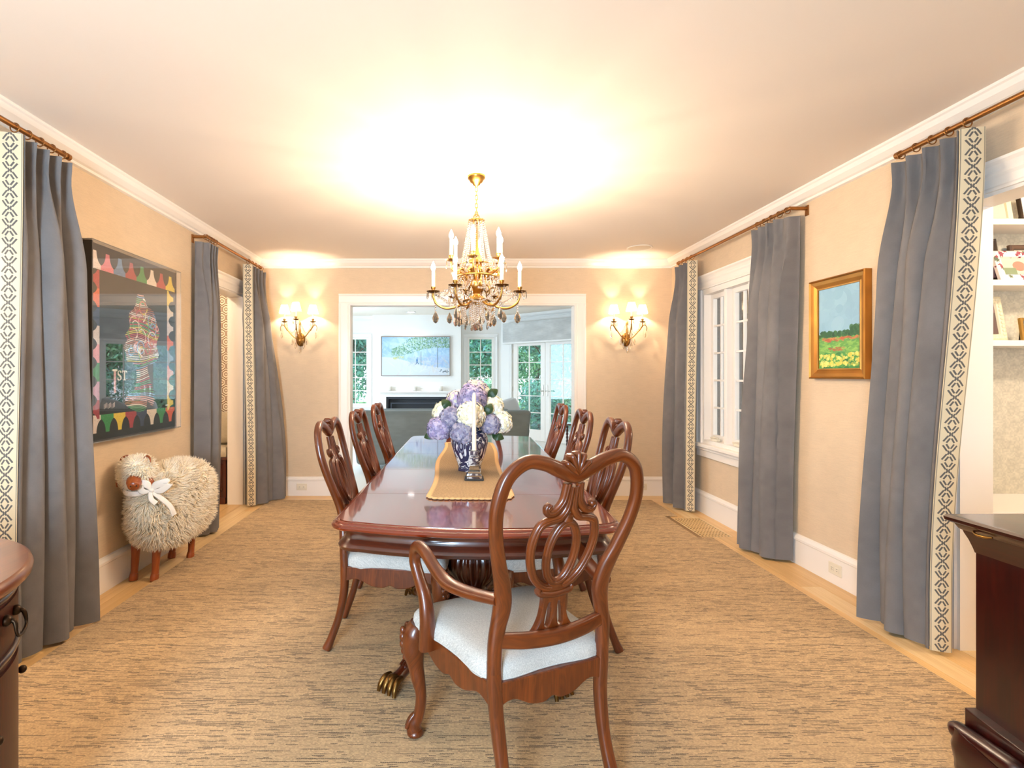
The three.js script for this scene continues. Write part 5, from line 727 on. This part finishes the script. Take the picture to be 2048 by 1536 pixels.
  const heads = {}, headGeo = (seed, r, pal) => { const R = rng(seed), G = [], n = Math.round(r * r * 62000), o = new THREE.Object3D(); for (let i = 0; i < n; i++) { const y = 1 - 2 * (i + 0.5) / n, q = Math.sqrt(1 - y * y), a = i * 2.39996, d = V(Math.cos(a) * q, y, Math.sin(a) * q); if (d.y < -0.75) continue; o.position.copy(d).multiplyScalar(r * (0.93 + 0.12 * R())); o.lookAt(o.position.clone().add(d.clone().add(V(R() - 0.5, R() - 0.5, R() - 0.5).multiplyScalar(0.7)))); o.rotateZ(R() * 6); o.scale.setScalar(0.72 + 0.26 * R()); o.updateMatrix(); const g = floret.clone().applyMatrix4(o.matrix), c = new THREE.Color(pal[Math.floor(R() * pal.length)]), col = new Float32Array(g.attributes.position.count * 3); for (let k = 0; k < col.length; k += 3) { col[k] = c.r; col[k + 1] = c.g; col[k + 2] = c.b; } g.setAttribute('color', new THREE.BufferAttribute(col, 3)); G.push(g); } return mergeGeometries(G, false); };
  const CREAM = ['#f8f3dc', '#f3ecc8', '#faf6e6', '#ece5c0', '#fcfaf0'], LAV = ['#a89cbe', '#9c90b6', '#b4aac6', '#9088a8', '#c2b6c8'], BLUE = ['#8e8aa2', '#9c98ae', '#7c7892', '#a8a2b2', '#b0aab6'], MIX = ['#c9bccb', '#d8cec0', '#b6a8c6', '#e4dcc4', '#a898c0'], pm = std('#ffffff', 0.8, { vertexColors: true, side: THREE.DoubleSide }), green = std('#2c4a22', 0.6), core = std('#7a8258', 0.9);
  [['lavender hydrangea at the top front of the bouquet', 0.13, 1.185, 0.03, 0.085, LAV], ['mixed pale hydrangea at the top back of the bouquet', 0.155, 1.215, -0.06, 0.085, MIX], ['big cream hydrangea in the middle of the bouquet', 0.122, 1.1, 0.09, 0.083, CREAM], ['deep purple hydrangea left of the big cream one', 0.008, 1.085, 0.055, 0.066, BLUE], ['cream hydrangea at the far left of the bouquet', -0.03, 1.11, 0, 0.066, CREAM], ['lavender hydrangea hanging lowest on the left', -0.055, 1.02, 0.05, 0.072, LAV], ['blue-grey hydrangea below the big cream one', 0.075, 1.005, 0.1, 0.07, BLUE], ['grey-lavender hydrangea right of the big cream one', 0.235, 1.045, 0.05, 0.062, BLUE], ['cream hydrangea at the far right of the bouquet', 0.292, 1.052, 0, 0.073, CREAM], ['cream hydrangea high on the right of the bouquet', 0.252, 1.14, -0.02, 0.066, CREAM], ['mixed pale hydrangea high on the left of the bouquet', 0.05, 1.17, -0.04, 0.07, MIX]].forEach(([label, x, y, dz, r, pal], i) => {
    const h = thing('hydrangea', label, 'flower', [x, y, vz + dz], 0, 'hydrangeas in the vase');
    mesh('flower_head', headGeo(200 + i, r, pal), pm, h); mesh('flower_core', ball(0, 0, 0, r * 0.86, r * 0.86, r * 0.86, 16), std(pal[1], 0.9), h);
    const ex = vx - x, ey = yT + 0.24 - y, ez = -dz; mesh('stem', limb([[0, -r * 0.5, 0, 0.004], [ex * 0.5, ey * 0.6 - 0.02, ez * 0.5, 0.004], [ex * 0.85, ey, ez * 0.85, 0.004], [ex * 0.9, ey - 0.1, ez * 0.9, 0.004]], { m: 6, n: 4, ref: [0.3, 0.1, 1] }), green, h);
  });
  const leafMat = phys('#24401c', 0.45, { side: THREE.DoubleSide });
  [['upper left', 0.005, 1.135, 0.065, 0.7], ['upper right', 0.205, 1.105, 0.085, -0.5], ['lower left', -0.075, 0.99, 0.02, 1.9], ['lower right', 0.245, 0.985, 0.03, -1.9], ['far right top', 0.225, 1.2, 0.0, -0.9]].forEach(([w, x, y, dz, turn]) => {
    const l = mesh('hydrangea_leaf', sheet(8, 10, (u, q) => { const hwd = 0.026 * Math.pow(Math.sin(Math.PI * Math.pow(q, 0.8) * 0.96 + 0.06), 0.8), a = (u - 0.5) * 2; return V(a * hwd, q * 0.07, -0.25 * Math.abs(a) * hwd + 0.02 * Math.sin(q * 3)); }, 0.0008), leafMat);
    l.position.set(x, y, vz + dz); l.rotation.set(-0.3, 0, turn); tag(l, `dark green hydrangea leaf at the ${w} of the bouquet`.replace('at the left of the', 'at the left of the').replace('at the front', 'at the front'), 'leaf', 'leaves in the bouquet');
  });
  const h = thing('candle_holder', 'square cut-glass candlestick on a black base in front of the vase', 'candlestick', [0.132, yT, -2.862], -TT), sq = (r) => [[r, r], [-r, r], [-r, -r], [r, -r]];
  mesh('holder_base', box(-0.05, 0.05, 0, 0.008, -0.05, 0.05, 0.002), M.black, h);
  mesh('glass_stem', loft(sq(0.04), [[0, 0.009], [0, 0.024], [-0.006, 0.03], [-0.016, 0.045], [-0.023, 0.066], [-0.027, 0.1], [-0.025, 0.108], [-0.02, 0.112], [-0.02, 0.12], [-0.024, 0.125], [-0.021, 0.148], [-0.019, 0.15]], { crease: 0.3 }), M.crystal, h);
  const c2 = mesh('taper_candle', lathe([[0, 0], [0.0115, 0], [0.0112, 0.1], [0.0105, 0.285], [0.007, 0.3], [0.002, 0.303], [0, 0.303]], 24), std('#f6ecd0', 0.5)); c2.position.set(0.132, yT + 0.151, -2.862); tag(c2, 'tall ivory candle standing in the cut-glass candlestick', 'candle');
}
// ---------- chandelier ----------
function candleArm(parent, name, pts, r0, tip, H0, big) {         // arm > drip pan, socket, candle sleeve, bulb ; tip is the top of the arm
  const a = mesh(name, limb(pts, { m: 10, n: 6, ref: [0.01, 0, 1] }), M.brass, parent), [x, y, z] = tip;
  mesh('drip_pan', warp(lathe([[0.004, 0], [0.02, 0.002], [0.034, 0.008], [0.04, 0.014], [0.037, 0.013], [0.02, 0.007], [0.004, 0.006]].map(([q, h]) => [q * big, h]), 36), (v) => { const q = Math.hypot(v.x, v.z), k = 1 + 0.08 * Math.cos(Math.atan2(v.z, v.x) * 12) * smooth(0.025, 0.04, q); v.x = v.x * k + x; v.z = v.z * k + z; v.y += y; }), M.oldBrass, a);
  mesh('candle_cup', lathe([[0.006, 0], [0.012, 0.004], [0.008, 0.014], [0.014, 0.022], [0.016, 0.034], [0.0125, 0.036]], 18).translate(x, y + 0.006, z), M.brass, a);
  mesh('candle_sleeve', new THREE.CylinderGeometry(0.0105, 0.0105, H0, 16).translate(x, y + 0.04 + H0 / 2, z), M.candle, a);
  return a;
}
function bulb(parent, x, y, z, power) {
  mesh('bulb', lathe(smoothPts([[0.001, 0], [0.008, 0.002], [0.0145, 0.018], [0.0125, 0.034], [0.005, 0.052], [0.0005, 0.062]], 4), 16).translate(x, y, z), M.bulb, parent);
  const l = new THREE.PointLight(WARM, power); l.position.set(x, y + 0.022, z); l.castShadow = true; l.shadow.radius = 0.5; l.shadow.bias = -0.002; l.name = 'bulb_light'; parent.add(l);
}
const dropGeo = (() => { const pr = [[0.0003, 0], [0.004, -0.006], [0.0105, -0.022], [0.0135, -0.036], [0.0105, -0.05], [0.004, -0.058], [0.0003, -0.06]]; const g = lathe(pr, 8); g.scale(1, 1, 0.82); g.deleteAttribute('normal'); const q = g.toNonIndexed(); q.computeVertexNormals(); return q; })();
const prismGeo = (() => { const g = lathe([[0.0003, 0], [0.003, -0.004], [0.0045, -0.03], [0.0035, -0.04], [0.0003, -0.046]], 6).toNonIndexed(); g.computeVertexNormals(); return g; })();
const beadGeo = new THREE.OctahedronGeometry(0.0072, 1);
const strand = (pts, gap) => { const c = new THREE.CatmullRomCurve3(pts.map((p) => V(...p))), L = c.getLength(), n = Math.max(2, Math.round(L / gap)); return Array.from({ length: n + 1 }, (_, i) => { const p = c.getPointAt(i / n); return beadGeo.clone().translate(p.x, p.y, p.z); }); };
{
  const t = thing('chandelier', 'brass and crystal candle chandelier hanging over the table', 'chandelier', [0.176, H, -3.49]);
  const Y = (y) => y - H, pol = (r, a) => [Math.cos(a) * r, Math.sin(a) * r];
  mesh('ceiling_canopy', lathe([[0.001, -0.075], [0.008, -0.074], [0.012, -0.062], [0.022, -0.058], [0.026, -0.046], [0.04, -0.04], [0.045, -0.026], [0.055, -0.02], [0.058, -0.006], [0.058, 0], [0.001, 0]].reverse(), 40), M.brass, t);
  for (let k = 0; k < 7; k++) { const g = new THREE.TorusGeometry(0.009, 0.0024, 8, 18).scale(1, 1.75, 1); if (k % 2) g.rotateY(Math.PI / 2); mesh('chain_link', g.translate(0, -0.086 - k * 0.026, 0), M.brass, t); }
  mesh('hanging_loop', new THREE.TorusGeometry(0.017, 0.0032, 8, 24).scale(1, 1.3, 1).translate(0, Y(2.335), 0), M.brass, t);
  mesh('top_crown', [lathe([[0.012, 0], [0.044, 0.004], [0.05, 0.012], [0.046, 0.02], [0.02, 0.022], [0.006, 0.03]], 32).translate(0, Y(2.3), 0)], M.brass, t);
  mesh('centre_column', lathe(smoothPts([[0.006, 2.31], [0.009, 2.2], [0.014, 2.14], [0.03, 2.09], [0.045, 2.07], [0.05, 2.05], [0.03, 2.03], [0.018, 1.99], [0.022, 1.96], [0.045, 1.94], [0.06, 1.92], [0.058, 1.885], [0.036, 1.86], [0.02, 1.845], [0.03, 1.83], [0.046, 1.822], [0.05, 1.814], [0.03, 1.808], [0.014, 1.79], [0.006, 1.77]].map(([r, y]) => [r, Y(y)]), 3).reverse(), 40), M.brass, t);
  mesh('ring_band', new THREE.TorusGeometry(0.125, 0.006, 8, 60).rotateX(Math.PI / 2).translate(0, Y(1.955), 0), M.brass, t);
  mesh('lower_band', new THREE.TorusGeometry(0.085, 0.005, 8, 48).rotateX(Math.PI / 2).translate(0, Y(1.8), 0), M.oldBrass, t);
  for (let k = 0; k < 6; k++) {
    const a = k * Math.PI / 3, [x, z] = pol(0.277, a), P = (r, y, w) => { const [px, pz] = pol(r, a); return [px, Y(y), pz, w]; };
    const A = candleArm(t, 'lower_arm', [P(0.03, 1.83, 0.008), P(0.1, 1.775, 0.008), P(0.19, 1.752, 0.008), P(0.255, 1.782, 0.007), P(0.277, 1.83, 0.006), P(0.277, 1.852, 0.006)], 0, [x, Y(1.85), z], 0.1, 1.05);
    mesh('arm_scroll', limb([P(0.06, 1.85, 0.005), P(0.1, 1.885, 0.005), P(0.14, 1.87, 0.005), P(0.145, 1.83, 0.004), P(0.12, 1.82, 0.003)], { m: 7, n: 5, ref: [0.01, 0, 1] }), M.oldBrass, A);
    bulb(A, x, Y(1.85) + 0.142, z, 1.0);
    for (let j = 0; j < 6; j++) { const b = j * Math.PI / 3 + 0.3, [dx, dz] = pol(0.041, b); mesh('crystal_prism', prismGeo.clone().translate(x + dx, Y(1.85) + 0.008, z + dz), M.crystal, t); }
    { const [dx, dz] = pol(0.262, a); mesh('crystal_drop', dropGeo.clone().scale(1.55, 1.3, 1.55).rotateY(-a).translate(dx, Y(1.735), dz), M.smoky, t); mesh('bead_strand', strand([[dx, Y(1.785), dz], [dx, Y(1.738), dz]], 0.014), M.crystal, t); }
    { const [dx, dz] = pol(0.175, a + 0.18); mesh('crystal_drop', dropGeo.clone().scale(1.4, 1.2, 1.4).rotateY(-a).translate(dx, Y(1.73), dz), M.smoky, t); }
    { const [dx, dz] = pol(0.12, a + 0.4); mesh('crystal_drop', dropGeo.clone().scale(1.1, 1, 1.1).rotateY(-a).translate(dx, Y(1.7), dz), M.smoky, t); mesh('bead_strand', strand([[dx, Y(1.8), dz], [dx, Y(1.702), dz]], 0.0125), M.crystal, t); }
    { const [ax, az] = pol(0.26, a), [bx, bz] = pol(0.26, a + Math.PI / 3), [cx, cz] = pol(0.17, a + Math.PI / 6); mesh('bead_strand', strand([[ax, Y(1.84), az], [cx, Y(1.775), cz], [bx, Y(1.84), bz]], 0.0135), M.crystal, t); }
    // upper tier
    const q = a + 1.745, [ux, uz] = pol(0.172, q), Q = (r, y, w) => { const [px, pz] = pol(r, q); return [px, Y(y), pz, w]; };
    const U = candleArm(t, 'upper_arm', [Q(0.03, 2.0, 0.006), Q(0.07, 1.975, 0.006), Q(0.12, 1.965, 0.006), Q(0.16, 1.985, 0.006), Q(0.172, 2.02, 0.005), Q(0.172, 2.042, 0.005)], 0, [ux, Y(2.04), uz], 0.1, 0.9);
    bulb(U, ux, Y(2.04) + 0.142, uz, 0.36);
    for (let j = 0; j < 5; j++) { const b = j * Math.PI / 2.5, [dx, dz] = pol(0.036, b); mesh('crystal_prism', prismGeo.clone().scale(1, 1.15, 1).translate(ux + dx, Y(2.04) + 0.006, uz + dz), M.crystal, t); }
    for (const o of [0, 0.52]) { // basket strands from the crown to the ring band
      const b = q + o, [c0, d0] = pol(0.047, b), [c1, d1] = pol(0.062, b), [c2, d2] = pol(0.085, b), [c3, d3] = pol(0.125, b);
      mesh('bead_strand', strand([[c0, Y(2.315), d0], [c1, Y(2.22), d1], [c2, Y(2.1), d2], [c3, Y(1.96), d3]], 0.0125), M.crystal, t);
    }
  }
  for (let k = 0; k < 12; k++) { // swags from the ring band to the lower arms and short scrolls of gilt leaf
    const a = k / 12 * Math.PI * 2 + 0.26, [x0, z0] = pol(0.127, a), [x1, z1] = pol(0.19, a + 0.1), [x2, z2] = pol(0.235, a + 0.26);
    mesh('bead_strand', strand([[x0, Y(1.95), z0], [x1, Y(1.86), z1], [x2, Y(1.85), z2]], 0.0135), M.crystal, t);
    const S = (r, y, w, o = 0) => { const [px, pz] = pol(r, a + o); return [px, Y(y), pz, w, w * 0.6]; };
    mesh('gilt_leaf', limb([S(0.05, 1.93, 0.006), S(0.085, 1.965, 0.01, 0.05), S(0.12, 1.99, 0.012, 0.1), S(0.145, 1.975, 0.007, 0.15), S(0.138, 1.955, 0.003, 0.16)], { m: 7, n: 5, ref: [0.01, 1, 0.02] }), M.brass, t);
    const [px, pz] = pol(0.155, a); mesh('crystal_drop', dropGeo.clone().scale(1, 0.9, 1).rotateY(-a).translate(px, Y(1.9) - (k % 2) * 0.03, pz), k % 3 ? M.crystal : M.smoky, t);
  }
  for (let k = 0; k < 20; k++) { const a = k / 20 * Math.PI * 2, [x, z] = pol(0.095, a); mesh('crystal_prism', prismGeo.clone().scale(1.3, 1.4, 1.3).translate(x, Y(2.03) - (k % 2) * 0.012, z), M.crystal, t); }
  mesh('upper_band', new THREE.TorusGeometry(0.095, 0.004, 8, 48).rotateX(Math.PI / 2).translate(0, Y(2.034), 0), M.brass, t);
  for (let k = 0; k < 28; k++) { const a = k / 28 * Math.PI * 2, [x, z] = pol(0.127, a); mesh('crystal_prism', prismGeo.clone().scale(1.3, 1.5, 1.3).translate(x, Y(1.948), z), M.crystal, t); }
  for (let k = 0; k < 12; k++) { const a = k / 12 * Math.PI * 2, [x, z] = pol(0.085, a), L = k % 2 ? 0.13 : 0.1; mesh('bead_strand', strand([[x, Y(1.797), z], [x * 0.97, Y(1.797) - L, z * 0.97]], 0.0125), M.crystal, t); mesh('crystal_drop', dropGeo.clone().scale(0.62, 0.72, 0.62).rotateY(-a).translate(x * 0.97, Y(1.792) - L, z * 0.97), k % 2 ? M.smoky : M.crystal, t); }
  for (let k = 0; k < 6; k++) { const a = k / 6 * Math.PI * 2 + 0.3, [x, z] = pol(0.042, a); mesh('bead_strand', strand([[x, Y(1.812), z], [x * 0.8, Y(1.65), z * 0.8]], 0.0125), M.crystal, t); mesh('crystal_drop', dropGeo.clone().scale(0.6, 0.6, 0.6).rotateY(-a).translate(x * 0.8, Y(1.645), z * 0.8), M.smoky, t); }
  mesh('bottom_finial', [ball(0, Y(1.635), 0, 0.022, 0.024, 0.022, 10)], M.smoky, t); mesh('bead_strand', strand([[0, Y(1.775), 0], [0, Y(1.655), 0]], 0.0125), M.crystal, t);
}
// ---------- wall sconces ----------
function sconce(x, label) {
  const t = thing('wall_sconce', label, 'sconce', [x, 1.75, ZB], 0, 'brass sconces');
  mesh('back_plate', warp(lathe([[0.001, 0], [0.045, 0.004], [0.05, 0.012], [0.03, 0.02], [0.012, 0.03], [0.001, 0.032]].reverse(), 28).rotateX(Math.PI / 2), (v) => { v.y = v.y * 1.5 - 0.03; }), M.oldBrass, t);
  mesh('centre_spindle', lathe(smoothPts([[0.002, -0.1], [0.01, -0.08], [0.024, -0.04], [0.016, -0.01], [0.008, 0.02], [0.014, 0.06], [0.007, 0.1], [0.013, 0.15], [0.008, 0.165], [0.001, 0.18]], 4), 20).translate(0, 0, 0.05), M.brass, t);
  for (const [ex, ey, ez] of [[-0.155, 0.15, 0.09], [0.155, 0.15, 0.09], [0, 0.165, 0.2]]) {
    const A = candleArm(t, 'arm', [[0, -0.02, 0.045, 0.006], [ex * 0.35, -0.01, lerp(0.05, ez, 0.4), 0.0055], [ex * 0.8, 0.07, lerp(0.05, ez, 0.85), 0.005], [ex, ey - 0.03, ez, 0.005], [ex, ey, ez, 0.005]], 0, [ex, ey, ez], 0.07, 0.85);
    mesh('arm_scroll', limb([[ex * 0.8, 0.06, ez * 0.9, 0.004], [ex * 1.1 + 0.001, 0.125, ez, 0.004], [ex * 1.28 + 0.002, 0.1, ez + 0.005, 0.004], [ex * 1.25 + 0.001, 0.06, ez + 0.01, 0.003]], { m: 7, n: 5 }), M.oldBrass, A);
    bulb(A, ex, ey + 0.112, ez, 0.58);
    const sh = mesh('lamp_shade', warp(lathe([[0.058, 0], [0.034, 0.095]], 36), (v) => { v.x += ex; v.y += ey + 0.098; v.z += ez; }), M.shade, t);
    mesh('shade_rim', [new THREE.TorusGeometry(0.058, 0.0016, 6, 32).rotateX(Math.PI / 2).translate(ex, ey + 0.098, ez), new THREE.TorusGeometry(0.034, 0.0016, 6, 28).rotateX(Math.PI / 2).translate(ex, ey + 0.193, ez)], M.oldBrass, sh);
    for (let j = 0; j < 5; j++) { const a = j * Math.PI / 2.5; mesh('crystal_prism', prismGeo.clone().translate(ex + Math.cos(a) * 0.033, ey + 0.004, ez + Math.sin(a) * 0.033), M.crystal, t); }
    mesh('crystal_drop', dropGeo.clone().scale(0.8, 1.2, 0.8).translate(ex * 1.2, 0.05, ez), M.crystal, t);
    mesh('bead_strand', strand([[0, 0.16, 0.05], [ex * 0.5, 0.04, lerp(0.05, ez, 0.5)], [ex, ey - 0.01, ez]], 0.0125), M.crystal, t);
  }
  for (const [dx, dy] of [[-0.08, -0.02], [-0.045, -0.06], [0.045, -0.06], [0.08, -0.02], [0, -0.11]]) mesh('crystal_drop', dropGeo.clone().scale(0.8, 1.2, 0.8).translate(dx, dy, 0.06), M.crystal, t);
}
sconce(-1.635, 'brass three-candle wall sconce with white shades left of the wide opening'); sconce(1.95, 'brass three-candle wall sconce with white shades right of the wide opening');

// ---------- near furniture ----------
{
  const r = 0.505, t = thing('drum_chest', 'round mahogany chest with inlaid top at the lower left edge', 'chest', [-1.59, 0.0115, -1.25]);
  mesh('chest_top', loft(circle(r, 96), [[-0.035, 0.752], [-0.012, 0.756], [0, 0.768], [0.003, 0.782], [-0.002, 0.795], [-0.01, 0.8]], { crease: 1.2 }), M.drumTop, t);
  mesh('inlay_line', new THREE.TorusGeometry(r - 0.085, 0.0012, 6, 96).rotateX(Math.PI / 2).translate(0, 0.8, 0), M.black, t);
  mesh('chest_body', loft(circle(r - 0.038, 96), [[0, 0.08], [0, 0.752]], { crease: 1.2 }), M.drum, t);
  for (const [y, h] of [[0.735, 0.02], [0.575, 0.022], [0.1, 0.05]]) mesh('moulding', new THREE.TorusGeometry(r - 0.036, 0.009, 8, 96).rotateX(Math.PI / 2).scale(1, h / 0.018, 1).translate(0, y, 0), M.chest, t);
  for (let k = 0; k < 8; k++) { // curved drawer fronts above, doors below
    const a0 = k * Math.PI / 4 + 0.05, a1 = (k + 1) * Math.PI / 4 - 0.05, panel = (y0, y1) => sheet(14, 2, (u, v) => { const a = lerp(a0, a1, u); return V(Math.cos(a) * (r - 0.032), lerp(y1, y0, v), Math.sin(a) * (r - 0.032)); }, 0.008);
    const d = mesh('drawer', panel(0.605, 0.715), M.drum, t), am = (a0 + a1) / 2, c = Math.cos(am), s = Math.sin(am), at = (o, y, e, w) => [c * (r - 0.032 + e) - s * o, y, s * (r - 0.032 + e) + c * o, w];
    mesh('bail_handle', [limb([at(-0.035, 0.68, 0, 0.006), at(-0.035, 0.675, 0.02, 0.006), at(-0.035, 0.64, 0.026, 0.004), at(0, 0.628, 0.026, 0.005), at(0.035, 0.64, 0.026, 0.004), at(0.035, 0.675, 0.02, 0.006), at(0.035, 0.68, 0, 0.006)], { m: 7, n: 5, ref: [0.1, 1, 0.05] }), ...[-0.035, 0.035].map((o) => { const q = at(o, 0.68, 0.003, 0); return ball(q[0], q[1], q[2], 0.014, 0.014, 0.014, 10); })], M.bronze, d);
    const e = mesh('door', panel(0.15, 0.545), M.drum, t); const kn = at(0.12, 0.42, 0.012, 0); mesh('door_knob', ball(kn[0], kn[1], kn[2], 0.012, 0.012, 0.012, 10), M.bronze, e);
  }
  for (let k = 0; k < 4; k++) { const a = Math.PI / 4 + k * Math.PI / 2; mesh('foot', lathe([[0.001, 0], [0.022, 0], [0.034, 0.02], [0.036, 0.05], [0.028, 0.085], [0.001, 0.085]], 16).translate(Math.cos(a) * 0.38, 0, Math.sin(a) * 0.38), M.chest, t); }
}
{
  const t = thing('mahogany_chest', 'dark mahogany chest with scroll feet at the lower right edge', 'chest', [1.68, 0.0115, -1.74]);
  // local x into the chest (towards the wall), local +z towards the camera
  const rectO = [[0, 0], [0.66, 0], [0.66, 1.05], [0, 1.05]], o = [[-0.001, -0.001], ...rectO.slice(1)];
  mesh('chest_top', loft(rectO, [[0.05, 0.832], [0.062, 0.836], [0.074, 0.842], [0.077, 0.852], [0.07, 0.859], [0.06, 0.86]]), M.chest, t);
  mesh('cornice', loft(rectO, [[0.001, 0.745], [0.006, 0.76], [0.016, 0.785], [0.027, 0.805], [0.03, 0.813], [0.04, 0.818], [0.05, 0.832]], { crease: 0.6 }), M.chest, t);
  mesh('chest_body', box(0.0, 0.66, 0.21, 0.748, 0, 1.05, 0.004), M.chest, t);
  mesh('slide_pull', limb([[-0.036, 0.82, 0.03, 0.003], [-0.044, 0.816, 0.05, 0.004], [-0.046, 0.816, 0.075, 0.004], [-0.04, 0.82, 0.095, 0.003]], { m: 7, n: 4, ref: [0, 1, 0] }), M.brass, t);
  for (const [z, s] of [[0.0, 1], [1.05, -1]]) {
    const q = (d) => z + s * d, l = mesh('scroll_leg', limb([[-0.048, 0.172, q(0.095), 0.1, 0.045], [-0.06, 0.13, q(0.085), 0.085, 0.042], [-0.06, 0.085, q(0.07), 0.06, 0.036], [-0.05, 0.045, q(0.06), 0.045, 0.034], [-0.05, 0.015, q(0.055), 0.05, 0.042], [-0.05, 0, q(0.055), 0.05, 0.043]], { m: 16, ref: [1, 0.2, 0], pow: 3 }), M.chest, t);
    mesh('knee_roll', limb([[-0.062, 0.18, q(-0.005), 0.02], [-0.062, 0.183, q(0.02), 0.028], [-0.06, 0.183, q(0.17), 0.028], [-0.06, 0.18, q(0.2), 0.018]], { m: 16, ref: [0, 1, 0] }), M.chest, l);
    mesh('leg_bracket', extrude(shapeOf([[0, 0.25], [0.3, 0.22], ...smoothPts([[0.27, 0.2], [0.25, 0.16], [0.2, 0.15], [0.17, 0.1], [0.1, 0.08], [0, 0.08]], 4)]), 0.05, 0.004).rotateY(-Math.PI / 2 * s).translate(-0.01, 0, z), M.chest, l);
  }
  for (const z of [0.08, 0.97]) mesh('rear_foot', box(0.58, 0.65, 0, 0.22, z - 0.035, z + 0.035, 0.01), M.chest, t);
}
renderer.render(scene, camera);
